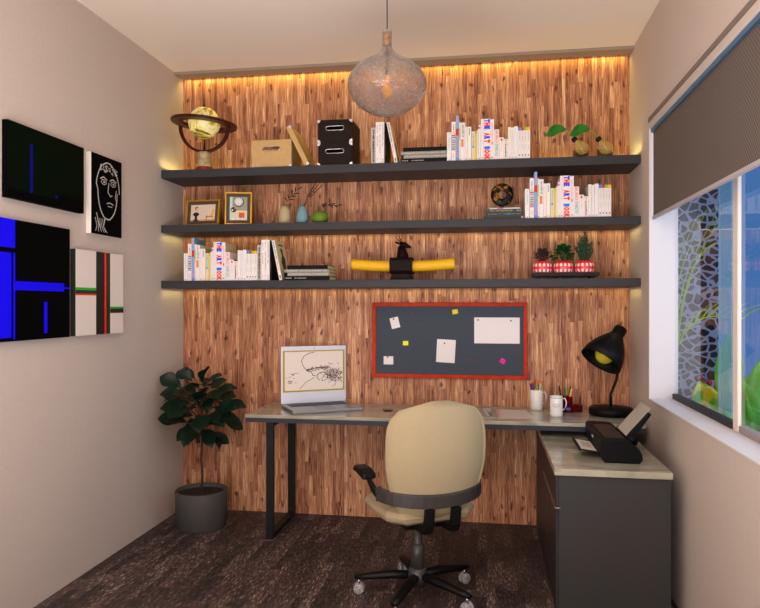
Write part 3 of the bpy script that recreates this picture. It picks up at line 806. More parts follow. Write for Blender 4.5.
for px_b, px_n, lab in ((582.1, 574.7, 'light-bulb vase with a green leaf in wooden block, nearer the books'), (606.1, 599, 'light-bulb vase with a green leaf in wooden block, nearer the window wall')):
    c = at(px_b, 149, 4.14); nk = at(px_n, 139.6, 4.14)
    o = thing('bulb_vase', lab, 'vase', (c.x, 4.14, S1), group='light-bulb vases with one leaf each')
    cz_ = c.z-S1
    nx, nz = nk.x-c.x, nk.z-S1
    ax = Vector((nx, 0, nz-cz_)).normalized()
    R = Vector((0, 0, 1)).rotation_difference(ax).to_matrix()
    prof = [(0, -.040), (.018, -.036), (.032, -.024), (.040, -.004), (.038, .014), (.028, .034), (.017, .052), (.013, .062)]
    MB().lathe(prof, (0, 0, cz_+.003), 28, 0, True, R).build('glass_bulb', led_tinted_glass, o, solid=.0012)
    cc = Vector((0, 0, cz_))+ax*.072
    MB().lathe([(0, -.014), (.013, -.014), (.017, -.010), (.017, .010), (.012, .014), (0, .014)], tuple(cc), 20, 0, True, R).build('socket_cap', black_pl, o)
    MB().box(-.045, -.006, .046, .056, 0, .062).box(.006, .045, .046, .056, 0, .062).box(-.045, .045, -.02, .056, 0, .008).box(-.006, .006, .046, .056, .008, .05).build('wooden_block', wood_dk, o, bevel=.001)
    tp = cc+ax*.016
    MB().tube([(.010, -.01, cz_-.028), tuple(Vector((0, -.005, cz_))+ax*.04), tuple(tp)], .0042, 8).build('stem_in_glass', stem_g, o)
    MB().tube([tuple(tp), tuple(tp+Vector((-.012, 0, .022))), tuple(tp+Vector((-.03, 0, .036))), tuple(tp+Vector((-.05, 0, .045)))], [.003, .0025, .002, .0015], 6).build('stalk', stem_g, o)
    mb = MB()
    mb.leaf(tp+Vector((-.045, 0, .043)), (-1, -.12, .18), (0, -1, .45), .135, .085, .42, n=10, fold=.15, curl=.8)
    mb.leaf(tp+Vector((-.038, 0, .040)), (-.5, .1, .4), (0, -1, .5), .045, .022, .1, n=6)
    mb.build('leaf', leaf_g, o)

# ---------------------------------------------------------------- picture frames
gold = M('gold_frame', rgb(196, 150, 30), .35, metal=.6)
dkwood = M('dark_inner_frame', rgb(74, 58, 48), .6, noise=.25)
def picture(px0, px1, py, W, Hh, yaw, label, art_fn):
    a = at((px0+px1)/2, py, 4.15)
    o = thing('picture_frame', label, 'picture frame', (a.x, 4.15, S2+.0016), rot=(math.radians(-7), 0, yaw), group='gold picture frames on the middle shelf')
    w = W/2; f1, f2 = .010, .020
    mb = MB()
    for (a0, a1, b0, b1) in ((-w, w, 0, f1), (-w, w, Hh-f1, Hh), (-w, -w+f1, f1, Hh-f1), (w-f1, w, f1, Hh-f1)): mb.box(a0, a1, -.010, .008, b0, b1)
    mb.build('outer_frame', gold, o, bevel=.0015)
    mb = MB(); i0 = f1+.0002; s_ = f1+f2
    for (a0, a1, b0, b1) in ((-w+i0, w-i0, i0, s_), (-w+i0, w-i0, Hh-s_, Hh-i0), (-w+i0, -w+s_, s_, Hh-s_), (w-s_, w-i0, s_, Hh-s_)): mb.box(a0, a1, -.006, .004, b0, b1)
    mb.build('inner_frame', dkwood, o, bevel=.001)
    MB().box(-w+.004, w-.004, .0085, .0125, .004, Hh-.004).prism([(.0130, .004), (.0130, Hh*.75), (.06, .008)], -.02, .02, axis='x').build('back_stand', dkwood, o)
    mb, mats = art_fn(-w+s_, w-s_, s_, Hh-s_)
    mb.build('photo', mats, o)
def disc(mb, x, z, r, mi, y, rz=None):
    rz = rz or r
    mb.add([(x+r*math.cos(k*PI/10), y, z+rz*math.sin(k*PI/10)) for k in range(20)], [tuple(range(20))[::-1]], mi)
def art_a(x0, x1, z0, z1):
    m = [M('p_cream', rgb(215, 196, 176), .5), M('p_dark', rgb(40, 24, 34), .5), M('p_wood', rgb(190, 110, 40), .5), M('p_floor', rgb(190, 150, 110), .5), M('p_skin', rgb(224, 170, 140), .5), M('p_yel', rgb(225, 175, 60), .5)]
    mb = MB(); y = .001; W, Hh = x1-x0, z1-z0
    f = lambda u, v: (x0+u*W, z0+v*Hh)
    mb.box(x0, x1, y, y+.002, z0, z1, 0)
    mb.box(x0, x1, y-.0004, y, z0, z0+.1*Hh, 3)
    x, z = f(.26, .72); disc(mb, x, z, .012, 4, y-.0010); disc(mb, x-.004, z+.005, .013, 1, y-.0008)
    x, z = f(.22, .42); disc(mb, x, z, .022, 1, y-.0006, .014); disc(mb, x, z-.024, .009, 1, y-.0006, .02); disc(mb, x, z-.040, .02, 1, y-.0006, .006)
    x, z = f(.86, .42); mb.add([(x-.014, y-.0007, z-.02), (x+.004, y-.0007, z-.02), (x+.018, y-.0007, z+.03), (x+.004, y-.0007, z+.032)], [(0, 1, 2, 3)], 5)
    mb.box(x-.045, x+.008, y-.0008, y-.0004, z-.022, z-.014, 2); mb.box(x-.04, x-.036, y-.0008, y-.0004, z-.038, z-.005, 2)
    pts = [(x-.015+.034*math.cos(a), y-.001, z-.012+.034*math.sin(a)) for a in [PI*1.15+i*.11*PI for i in range(8)]]
    mb.tube(pts, .0018, 5, 2)
    return mb, m
def art_b(x0, x1, z0, z1):
    m = [M('q_grey', rgb(150, 150, 130), .5), M('q_white', rgb(220, 220, 214), .5), M('q_dark', rgb(44, 44, 40), .5), M('q_red', rgb(200, 84, 30), .5), M('q_pale', rgb(190, 215, 215), .5), M('q_rose', rgb(190, 90, 80), .5), M('q_cream', rgb(215, 205, 175), .5)]
    mb = MB(); y = .001; W, Hh = x1-x0, z1-z0
    f = lambda u, v: (x0+u*W, z0+v*Hh)
    mb.box(x0, x1, y, y+.002, z0, z1, 0)
    mb.box(x0, x0+.15*W, y-.0004, y, z0, z1, 4); mb.box(x0+.15*W, x1, y-.0003, y, z0, z0+.42*Hh, 6)
    x, z = f(.52, .78); disc(mb, x, z, .033, 2, y-.0006); disc(mb, x-.002, z+.002, .028, 1, y-.0008)
    for k in range(12):
        a = k*PI/6; mb.box(x-.002+.022*math.cos(a)-.0015, x-.002+.022*math.cos(a)+.0015, y-.0012, y-.0009, z+.022*math.sin(a)-.002, z+.022*math.sin(a)+.004, 2)
    x, z = f(.22, .45); disc(mb, x, z, .018, 2, y-.0013); disc(mb, x+.01, z+.01, .007, 5, y-.0015); disc(mb, x-.008, z-.004, .006, 4, y-.0015)
    x, z = f(.68, .20); mb.box(x-.018, x+.018, y-.001, y-.0005, z-.014, z+.02, 3)
    for u in (.2, .5, .75):
        x, z = f(u, .06); disc(mb, x, z, .008, 1, y-.0012)
    x, z = f(.25, .2); mb.box(x-.008, x+.008, y-.001, y-.0005, z-.01, z+.02, 6)
    return mb, m
picture(184.5, 220, 211, .240, .170, math.radians(-6), 'gold landscape frame showing a woman and rocking chair', art_a)
picture(225.5, 251, 208, .172, .216, math.radians(14), 'gold upright frame showing a wall clock and red cake', art_b)

# ---------------------------------------------------------------- small vases with twigs
def vase(px, hwid, top, prof, mat, label, sprig):
    a = at(px, 215, 4.16)
    o = thing('bud_vase', label, 'vase', (a.x, 4.16, S2), group='small vases with dry twigs')
    h = at(px, top, 4.16).z-S2
    MB().lathe([(r*hwid, z*h) for r, z in prof], seg=32).build('vase_body', mat, o)
    sp = sprig(h); sp.build('twig', M('dry_twig', rgb(38, 24, 16), .8), o)
def sprigA(h):
    mb = MB(); p = [Vector((0, 0, h*.8)), Vector((.02, 0, h+.03)), Vector((.05, 0, h+.065)), Vector((.085, 0, h+.10))]
    mb.tube(p, .0011, 5)
    for i, (q, d) in enumerate([((.02, h+.03), (-.6, .6)), ((.03, h+.04), (-.3, 1)), ((.04, h+.055), (1, .2)), ((.05, h+.065), (-.2, 1)), ((.06, h+.075), (1, .1)), ((.07, h+.085), (.1, 1)), ((.085, h+.10), (1, .6)), ((.03, h+.04), (1, -.1))]):
        mb.leaf((q[0], 0, q[1]), (d[0], .15, d[1]), (0, -1, 0), .036, .008, .05, n=5)
    return mb
def sprigB(h):
    mb = MB()
    for dx, dz in ((.105, .13), (.085, .135), (.125, .12), (.07, .11)):
        mb.tube([(0, 0, h*.8), (dx*.35, 0, h+dz*.3), (dx, 0, h+dz)], .0012, 5)
        for k in range(7):
            t_ = .4+.09*k
            mb.leaf((dx*t_, 0, h+dz*t_), (dx, .02*(-1)**k, dz*(1+.3*(-1)**k)), (0, -1, 0), .024, .004, 0, n=3)
    return mb
def sprigC(h):
    mb = MB(); p = [(0, 0, h*.8), (.02, 0, h+.022), (.06, 0, h+.035), (.115, 0, h+.032)]
    mb.tube(p, .0013, 5)
    for q, d in [((.02, h+.022), (-.1, 1)), ((.02, h+.022), (.5, 1)), ((.03, h+.027), (.4, 1)), ((.05, h+.033), (1, .6)), ((.06, h+.035), (1, -.5)), ((.075, h+.035), (1, .6)), ((.09, h+.034), (1, -.4)), ((.115, h+.032), (1, .2))]:
        mb.leaf((q[0], 0, q[1]), (d[0], .1, d[1]), (0, -1, 0), .03, .010, .05, n=5)
    return mb
vase(284.6, .040, 205.6, [(0, 0), (.7, 0), (.92, .12), (1, .4), (.9, .72), (.62, .93), (.28, 1), (.2, .96)], M('vase_beige', rgb(176, 160, 124), .6), 'beige oval bud vase with leafy dry twig', sprigA)
vase(302.3, .040, 205.2, [(0, 0), (.8, 0), (.97, .15), (1, .35), (.82, .65), (.45, .92), (.16, 1), (.1, .95)], M('vase_blue', rgb(110, 150, 158), .6), 'pale blue pointed bud vase with long dry stems', sprigB)
vase(320.0, .056, 211, [(0, 0), (.6, 0), (.9, .2), (1, .48), (.85, .8), (.5, .96), (.18, 1), (.14, .95)], M('vase_green', rgb(94, 124, 30), .5), 'squat green bud vase with bent dry sprig', sprigC)

# ---------------------------------------------------------------- deer statue and yellow bolster
a = at(402, 265, 4.20)
deer = thing('deer_statue', 'dark brown deer bust statue on a block, lowest shelf', 'statue', (a.x, 4.20, S3))
dk = M('ebony', rgb(22, 6, 6), .5, noise=.3, scale=20, spec=.12)
bw = (at(413, 260, 4.2).x-at(391, 260, 4.2).x)/2
zb = at(402, 274, 4.2).z-S3; zt = at(402, 258.2, 4.2).z-S3
MB().prism([(-bw, 0), (bw, 0), (bw-.004, .012), (bw-.016, zb), (-bw+.016, zb), (-bw+.004, .012)], -.06, .06).build('pedestal', dk, deer, bevel=.003)
# block with a round bore through which the bolster passes
mb = MB()
by = .075
ro_ = .039
bc = (zb+zt)/2
n = 24; vs = []; inner = []; outer = []
for k in range(n):
    an = 2*PI*(k+.5)/n
    inner.append((ro_*math.cos(an), bc+ro_*math.sin(an)))
    m_ = max(abs(math.cos(an))/by, abs(math.sin(an))/((zt-zb)/2))
    outer.append((math.cos(an)/m_, bc+math.sin(an)/m_))
for x in (-bw, bw):
    vs += [(x, p[0], p[1]) for p in outer]+[(x, p[0], p[1]) for p in inner]
fs = []
for k in range(n):
    j = (k+1) % n
    fs += [(k, j, n+j, n+k), (2*n+k, 3*n+k, 3*n+j, 2*n+j), (n+k, n+j, 3*n+j, 3*n+k), (k, 2*n+k, 2*n+j, j)]
mb.add(vs, fs); mb.build('block', dk, deer)
def q(px, py): p = at(px, py, 4.2); return (p.x-a.x, 0, p.z-S3)
s63 = lambda x, y: q(345+x/6.33, 230+y/6.33)
mb = MB()
mb.tube([s63(366, 182), s63(364, 160), s63(360, 130), s63(358, 105), s63(362, 92), s63(380, 95), s63(400, 104), s63(419, 110)], [.040, .037, .028, .022, .021, .018, .012, .006], 14)
mb.sphere(s63(366, 97), .0185, 14, 10, sc=(1.15, .8, .95))
mb.build('bust', dk, deer)
mb = MB()
mb.tube([s63(352, 85), s63(345, 66), s63(330, 55), s63(318, 40)], [.0035, .003, .0025, .001], 6)
mb.tube([s63(356, 84), s63(352, 60), s63(340, 44), s63(335, 32)], [.0035, .003, .0025, .001], 6)
mb.tube([s63(345, 66), s63(336, 68), s63(325, 62)], [.0025, .002, .001], 6)
mb.build('antlers', dk, deer)
mb = MB()
for y in (-.014, .014):
    p = Vector(s63(350, 88))+Vector((0, y, 0)); mb.leaf(p, (-1, y*30, .35), (0, -1, .5), .035, .014, 0, n=5)
mb.build('ears', dk, deer, solid=.002)
bo = []
for i in range(17):
    t_ = i/16; pxx = 352.4+(454.4-352.4)*t_
    p = at(pxx, 268.0-3.2*(2*t_-1)**2 if t_ > .5 else 268-2.1*(2*t_-1)**2, 4.2)
    bo.append((p.x-a.x, 0, zb+(zt-zb)/2+(267.8-(268-2.6*(2*t_-1)**2))*.006-.001))
yb = thing('bolster', 'long yellow tube resting through the deer statue block', 'tube', (a.x, 4.20, S3))
MB().tube(bo, .0335, 24).build('tube_body', M('yellow_foam', rgb(240, 184, 10), .5, bump=.05), yb, bevel=.004)
mb = MB(); mb.tube([Vector(bo[0])+Vector((-.003, 0, 0)), bo[0]], [.029, .0325], 24); mb.tube([bo[-1], Vector(bo[-1])+Vector((.003, 0, 0))], [.0325, .029], 24)
mb.build('end_caps', M('yellow_dark', rgb(226, 176, 50), .6), yb)

# ---------------------------------------------------------------- gingham pots on a black tray
t0, t1 = at(531.5, 275, 4.2).x, at(597.6, 275, 4.2).x
trz = .014
tray = thing('plant_tray', 'narrow black tray under the three red and white pots', 'tray', ((t0+t1)/2, 4.19, S3))
hw_ = (t1-t0)/2
MB().box(-hw_+.008, hw_-.008, -.06, .06, trz, trz+.010).build('tray_base', black_pl, tray, bevel=.002)
MB().box(-hw_, hw_, -.068, -.060, trz+.006, trz+.024).box(-hw_, hw_, .060, .068, trz+.006, trz+.024).box(-hw_, -hw_+.008, -.06, .06, trz+.006, trz+.024).box(hw_-.008, hw_, -.06, .06, trz+.006, trz+.024).build('tray_rim', black_pl, tray)
for sx in (-1, 1): MB().box(sx*hw_*.8-.012, sx*hw_*.8+.012, -.05, .05, 0, trz).build('foot', black_pl, tray)
gm_, nt, b = new_mat('red_gingham'); L = nt.links.new
tcn = nd(nt, 'ShaderNodeTexCoord'); sp_ = nd(nt, 'ShaderNodeSeparateXYZ'); L(tcn.outputs['Object'], sp_.inputs[0])
an_ = math_n(nt, 'MULTIPLY', math_n(nt, 'ARCTAN2', sp_.outputs[1], sp_.outputs[0]), 14/(2*PI))
zz_ = math_n(nt, 'MULTIPLY', sp_.outputs[2], 29.0)
a1 = math_n(nt, 'LESS_THAN', math_n(nt, 'FRACT', an_), .5); a2 = math_n(nt, 'LESS_THAN', math_n(nt, 'FRACT', zz_), .5)
r_ = nd(nt, 'ShaderNodeValToRGB'); r_.color_ramp.interpolation = 'CONSTANT'
el = r_.color_ramp.elements; el[0].position = 0; el[0].color = (*rgb(238, 236, 232), 1); el[1].position = .9; el[1].color = (*rgb(232, 14, 20), 1)
q_ = el.new(.4); q_.color = (*rgb(236, 70, 70), 1)
L(math_n(nt, 'MULTIPLY', math_n(nt, 'ADD', a1, a2), .5), r_.inputs[0]); L(r_.outputs[0], b.inputs['Base Color']); b.inputs['Roughness'].default_value = .3
soil = M('dark_soil', rgb(40, 28, 20), .95, noise=.3)
def pot(px, label, kind):
    p = at(px, 266, 4.19)
    o = thing('herb_pot', label, 'potted plant', (p.x, 4.19, S3+trz+.0102), group='red and white checked pots on the black tray')
    MB().lathe([(0, 0), (.035, 0), (.050, .013), (.059, .040), (.056, .064), (.043, .085), (.039, .085), (.036, .074)], seg=36).build('pot', gm_, o)
    MB().lathe([(0, .074), (.0355, .074)], seg=24).build('soil', soil, o)
    mb = MB(); rnd = random.Random(px)
    if kind == 0:
        for i in range(90):
            a_ = rnd.random()*2*PI; el_ = rnd.uniform(.15, 1.5); r = rnd.uniform(.040, .054)
            d = Vector((math.cos(a_)*math.cos(el_), math.sin(a_)*math.cos(el_), math.sin(el_)*1.5))
            s0 = Vector((0, 0, .080)); mid = s0+d*r*.5+Vector((0, 0, .01)); e1 = s0+d*r+Vector((rnd.uniform(-.01, .01), 0, .012))
            mb.tube([s0+Vector((d.x, d.y, 0))*.02, mid, e1], .0008, 3)
            for t_ in (.5, .75, 1): mb.leaf(mid.lerp(e1, t_), (rnd.uniform(-1, 1), rnd.uniform(-1, 1), rnd.uniform(-.5, 1)), (0, -1, .3), .014, .006, .1, n=3)
        mb.build('foliage', M('dark_foliage', rgb(52, 34, 30), .8, noise=.3), o)
    elif kind == 1:
        for i in range(170):
            a_ = rnd.random()*2*PI; el_ = rnd.uniform(-.1, 1.5); r = rnd.uniform(.03, .052)
            d = Vector((math.cos(a_)*math.cos(el_), math.sin(a_)*math.cos(el_), math.sin(el_)*1.45))
            s0 = Vector((0, 0, .100))
            mb.leaf(s0+d*r, (d.x+rnd.uniform(-.6, .6), d.y, d.z*.4+rnd.uniform(-.3, .5)), (0, -.6, 1), .030, .018, .2, n=4)
            if i % 5 == 0: mb.tube([(0, 0, .068), tuple(s0+d*r)], .001, 4)
        mb.build('foliage', M('herb_green', rgb(14, 74, 22), .55, noise=.3), o)
    else:
        for i in range(26):
            a_ = rnd.random()*2*PI; sp = rnd.uniform(.0, .06); h = rnd.uniform(.09, .165)*(1-.6*sp/.07)+.03
            if i == 0: sp, h = .0, .19
            if i == 1: sp, h, a_ = .02, .165, PI
            p1 = Vector((math.cos(a_)*sp, math.sin(a_)*sp, .068+h)); p0 = Vector((math.cos(a_)*.015, math.sin(a_)*.015, .068))
            mb.tube([p0, p1], .001, 4)
            for k in range(11):
                t_ = .15+.08*k; q2 = p0.lerp(p1, t_)
                for _ in range(2): mb.leaf(q2, (rnd.uniform(-1, 1), rnd.uniform(-1, 1), 1.1), (0, -1, .3), .020, .0042, .0, n=3)
        mb.build('foliage', M('rosemary_green', rgb(34, 66, 34), .7, noise=.3), o)
pot(542.4, 'red and white checked pot with dark wiry plant', 0)
pot(563.2, 'red and white checked pot with leafy green herb', 1)
pot(584.5, 'red and white checked pot with tall spiky herb', 2)

# ---------------------------------------------------------------- pinboard
B0 = at(372.0, 302.4, 4.37); B1 = at(527.6, 379.2, 4.37)
bx0, bx1 = B0.x, B1.x; bz1 = at(450, 302.6, 4.37).z; bz0 = at(450, 378.6, 4.37).z
pb = thing('pinboard', 'wide pinboard with orange-red frame and dark woven surface', 'pinboard', ((bx0+bx1)/2, 4.372, bz0))
W2, HB = (bx1-bx0)/2, bz1-bz0
fr_m = M('orange_red_wood', rgb(184, 48, 10), .5, noise=.2, scale=30, spec=.2)
ft = .025
mb = MB(); mb.box(-W2, W2, 0, .027, 0, ft).box(-W2, W2, 0, .027, HB-ft, HB).box(-W2, -W2+ft, 0, .027, ft, HB-ft).box(W2-ft, W2, 0, .027, ft, HB-ft)
mb.build('frame', fr_m, pb, bevel=.003)
MB().box(-W2+ft, W2-ft, .012, .026, ft, HB-ft).build('board', weave_mat('board_weave', rgb(44, 52, 60), rgb(74, 84, 98), 330, diag=False), pb)
def note(u0, v0, u1, v1, ang, colr, name, label, pins):
    """u,v in crop units of the zoomed board 700 x 340 from its inner top-left"""
    sx = (2*W2)/740.0; sz = HB/365.0
    x0, x1 = -W2+(u0-10)*sx, -W2+(u1-10)*sx; z1_, z0_ = HB-(v0-35)*sz, HB-(v1-35)*sz
    cx_, cz_ = (x0+x1)/2+pb.location.x, (z0_+z1_)/2+pb.location.z
    hw, hh2 = abs(x1-x0)/2, abs(z1_-z0_)/2
    o = MB().box(-hw, hw, 0, .0015, -hh2, hh2).build(name, M('note_%d_%d_%d' % colr, rgb(*colr), .6), loc=(cx_, 4.3822, cz_), rot=(0, math.radians(ang), 0), label=label, cat='note' if name == 'sticky_note' else 'paper', group='notes on the pinboard')
    return o, sx, sz
WN = (238, 232, 230)
note(100, 107, 142, 160, -14, WN, 'paper_note', 'small tilted white paper pinned at the upper left of pinboard', 1)
note(66, 297, 113, 337, 0, WN, 'paper_note', 'small white paper pinned at the lower left of pinboard', 1)
note(323, 213, 412, 324, 3, WN, 'paper_note', 'upright white sheet pinned below the middle of pinboard', 1)
note(502, 106, 714, 230, 0, WN, 'paper_note', 'large wide white sheet pinned at the right of pinboard', 1)
note(398, 68, 425, 90, -10, (238, 214, 0), 'sticky_note', 'tilted yellow sticky note at the top of pinboard', 0)
note(160, 222, 186, 243, 0, (240, 240, 10), 'sticky_note', 'square yellow sticky note at the left of pinboard', 0)
note(623, 302, 648, 325, 28, (230, 20, 150), 'sticky_note', 'magenta sticky note turned diagonally near the lower right of pinboard', 0)
for (u, v_, lab) in ((115, 116, 'red pin through the small tilted white paper'), (202, 89, 'red pin alone on the bare upper left of pinboard'), (86, 301, 'red pin through the small lower left paper'), (361, 231, 'red pin through the upright sheet'),
        (520, 118, 'red pin at upper left of the wide white sheet'), (673, 121, 'red pin at upper right of the wide white sheet'), (479, 308, 'red pin alone on bare board beside the upright sheet')):
    sx = (2*W2)/740.0; sz = HB/365.0
    x = -W2+(u-10)*sx+pb.location.x; z_ = HB-(v_-35)*sz+pb.location.z
    yy = 4.3805 if u not in (202, 479) else 4.382
    MB().lathe([(0, -.008), (.0055, -.007), (.0055, -.004), (.003, -.002), (.003, 0), (0, 0)], (0, 0, 0), 12, 0, True, Matrix.Rotation(-PI/2, 3, 'X')).build('push_pin', M('pin_red', rgb(200, 30, 40), .4), loc=(x, yy, z_), label=lab, cat='pin', group='red pins on the pinboard')

# ---------------------------------------------------------------- canvases on the left wall
def canvas(px0, pxf, top0, bot0, label, shapes, mats, depth=.03, sidemi=0, y_near=None, topx=None):
    a = atX(px0, top0, XL+depth); b = atX(pxf, bot0, XL+depth)
    y0 = a.y if y_near is None else y_near; y1 = b.y
    z1 = atX(topx[0], topx[1], XL+depth).z if topx else a.z; z0 = atX(topx[0], topx[2], XL+depth).z if topx else atX(px0, bot0, XL+depth).z
    mb = MB(); mb.box(XL+.001, XL+depth, y0, y1, z0, z1, sidemi)
    lay = 0
    for s_ in shapes:
        mi = s_[-1]; lay += 1
        x = XL+depth+.0003+.00012*lay
        if len(s_) == 5:
            u0, v0, u1, v1 = s_[:4]
            pts = [(u0, v0), (u1, v0), (u1, v1), (u0, v1)]
        else: pts = s_[0]
        n_ = len(pts)
        mb.add([(x, y0+u*(y1-y0), z1-v*(z1-z0)) for u, v in pts], [tuple(range(n_))], mi)
    o = mb.build('canvas_print', mats, label=label, cat='picture', group='canvas prints on the left wall')
    return o, (y0, y1, z0, z1)
ink = M('canvas_black', rgb(2, 2, 3), .7, spec=.05); dgreen = M('canvas_dark_green', rgb(3, 14, 4), .7, spec=.05); blue_c = M('canvas_blue', rgb(20, 8, 250), .6, spec=.1); navy_c = M('canvas_navy', rgb(8, 8, 110), .6, spec=.1)
offw = M('canvas_white', rgb(226, 214, 206), .6); grn = M('canvas_green', rgb(20, 170, 40), .5); redc = M('canvas_red', rgb(225, 20, 24), .5); dg2 = M('canvas_bottle_green', rgb(10, 44, 16), .5)
canvas(7.9, 83.8, 119, 213, 'landscape canvas in near-black green with one thin blue stripe, upper left on wall', [(0, 0, 1, 1, 0), (0, 0, .6, .88, 1), (.6, 0, 1, .80, 1), (.255, .22, .29, .93-.05, 2), (.58, .83, .62, .87, 2)], [ink, dgreen, navy_c], topx=(7.9, 119, 196.6))
def line_face():
    sh = []
    def stroke(pts, w=.014):
        for (a, b) in zip(pts[:-1], pts[1:]):
            d = Vector((b[0]-a[0], (b[1]-a[1]))); L_ = d.length or 1; n_ = Vector((-d.y, d.x))/L_*w/2
            n_ = Vector((n_.x*1.8, n_.y))
            sh.append(([(a[0]-n_.x, a[1]-n_.y), (b[0]-n_.x, b[1]-n_.y), (b[0]+n_.x, b[1]+n_.y), (a[0]+n_.x, a[1]+n_.y)], 1))
    rnd = random.Random(3)
    stroke([(.52+.38*math.cos(t_)*(1 if math.sin(t_) < 0 else .85), .43+.36*math.sin(t_)+.01*rnd.random()) for t_ in [i*PI/16 for i in range(33)]], .016)
    for k in range(46):
        u, v = rnd.uniform(.25, .78), rnd.uniform(.10, .20)
        stroke([(u, v), (u+rnd.uniform(-.05, .05), v+rnd.uniform(-.02, .03))], .013)
    for cx_ in (.34, .64):
        stroke([(cx_-.11, .30), (cx_, .27), (cx_+.11, .30)], .014)
        stroke([(cx_+.08*math.cos(t_), .335+.03*math.sin(t_)) for t_ in [i*PI/6 for i in range(13)]], .009)
        stroke([(cx_-.02, .335), (cx_+.03, .335)], .02)
    stroke([(.49, .33), (.46, .45), (.54, .50), (.60, .48)], .012)
    stroke([(.42, .60), (.52, .58), (.64, .60)], .012); stroke([(.45, .63), (.60, .63)], .01)
    stroke([(.74, .40), (.70, .50), (.76, .56)], .01)
    for k in range(5): stroke([(.05+.07*k, .80), (.10+.05*k, .90), (.06+.09*k, .97)], .010)
    stroke([(.08, .74), (.14, .84), (.20, .92)], .012); stroke([(.35, .80), (.30, .90), (.38, .96)], .012)
    return sh
canvas(91.1, 121.5, 151.3, 233, 'narrow black canvas with a white line-drawn face', [(0, 0, 1, 1, 0)]+line_face(), [ink, M('chalk_white', rgb(190, 186, 182), .6), M('canvas_edge', rgb(226, 218, 212), .6)], sidemi=2, topx=(91.1, 151.3, 233))
# big blue canvas, near edge outside the frame
yn = atX(0, 300, XL+.03).y-.36; yf = atX(69.8, 300, XL+.03).y
ub = lambda px: (atX(px, 300, XL+.03).y-yn)/(yf-yn)
canvas(0, 69.8, 216.9, 342.4, 'large canvas of bright blue blocks and black, lower left on wall',
    [(0, 0, 1, 1, 0), (0, 0, ub(15), .235, 1), (0, .275, ub(11.2), .97, 1), (ub(13), .275, ub(15), .985, 1), (ub(13.2), .505, ub(64), .58, 1), (ub(64), .54, 1, .555, 1), (ub(43.8), .675, ub(47.2), .95, 1)],
    [ink, blue_c], y_near=yn, topx=(0, 216.9, 342.4))
canvas(75.5, 123.2, 248.7, 336.2, 'small square white canvas with red, green and black stripes',
    [(0, 0, 1, 1, 0), (.40, 0, .70, 1, 1), (.60, 0, .70, 1, 4), (.575, 0, .615, 1, 3), (0, .44, .40, .47, 2), (0, .47, .40, .51, 4), (0, .51, .40, .53, 3), (.70, .665, 1, .69, 2), (.70, .69, 1, .735, 1), (.70, .735, 1, .745, 5)],
    [offw, M('canvas_soft_black', rgb(8, 14, 10), .5), grn, redc, dg2, M('canvas_maroon', rgb(90, 24, 30), .5), M('canvas_edge_green', rgb(14, 36, 18), .5)], sidemi=6, topx=(75.5, 248.7, 336.2))

# ---------------------------------------------------------------- desk
DZ = .750; DY = 3.85; DX0, DX1 = -1.432, .845
desk = thing('desk', 'long marble-topped desk on a black metal frame against the wooden wall', 'desk', (0, 0, 0))
MB().box(DX0, DX1, DY, YB-.002, DZ-.020, DZ).build('desktop', marble_m, desk, bevel=.002)
MB().box(DX0+.002, DX1-.004, DY+.003, DY+.03, DZ-.046, DZ-.0205).box(DX0+.002, DX0+.03, DY+.03, YB-.003, DZ-.046, DZ-.0205).box(DX0+.03, DX1-.004, YB-.03, YB-.003, DZ-.046, DZ-.0205).build('apron', M('slate_apron', rgb(46, 50, 60), .5, spec=.3), desk)
lx = -1.315
MB().box(lx, lx+.045, 3.885, 3.915, 0, DZ-.047).build('leg', black_metal, desk, bevel=.002)
MB().box(lx, lx+.045, 4.33, 4.36, 0, DZ-.047).build('leg', black_metal, desk, bevel=.002)
MB().box(lx, lx+.045, 3.915, 4.33, 0, .03).build('leg_rail', black_metal, desk, bevel=.002)
MB().box(lx, lx+.045, 3.915, 4.33, DZ-.077, DZ-.047).build('leg_rail', black_metal, desk, bevel=.002)
g_ = at(387.5, 411.5, 4.1)
MB().lathe([(0, 0), (.030, 0), (.030, .003), (.026, .005), (0, .004)], (g_.x, 4.11, DZ), 28).build('cable_grommet', black_pl, desk)

# ---------------------------------------------------------------- cabinet
CX0, CX1, CY0, CZ = .300, .797, 3.125, .668
cab = thing('cabinet', 'low charcoal cabinet with marble top under the window', 'cabinet', (0, 0, 0))
MB().box(CX0+.012, CX1-.004, CY0+.012, YB-.004, .0, CZ-.033).build('body', cab_m, cab, bevel=.002)
MB().box(CX0-.008, CX1, CY0-.006, YB-.003, CZ-.030, CZ).build('top', marble_m, cab, bevel=.002)
dmat = M('cabinet_door', rgb(46, 44, 48), .45, spec=.3)
for y0, y1 in ((CY0+.014, CY0+.34), (CY0+.344, CY0+.67), (CY0+.674, YB-.01)):
    first = y0 < CY0+.5
    z1 = .485 if y0 < CY0+.5 else CZ-.036
    MB().box(CX0, CX0+.0115, y0, y1, .01, z1).build('door', dmat, cab, bevel=.001)
dr = MB().box(CX0, CX0+.0115, CY0+.014, CY0+.67, .496, CZ-.036).build('drawer', dmat, cab, bevel=.001)
MB().box(CX0-.006, CX0+.004, CY0+.006, CY0+.67, .4865, .4925).box(CX0-.006, CX0+.018, CY0+.004, CY0+.0115, .4865, .4925).build('handle_rail', M('copper_rail', rgb(200, 160, 140), .3, metal=.8), dr)

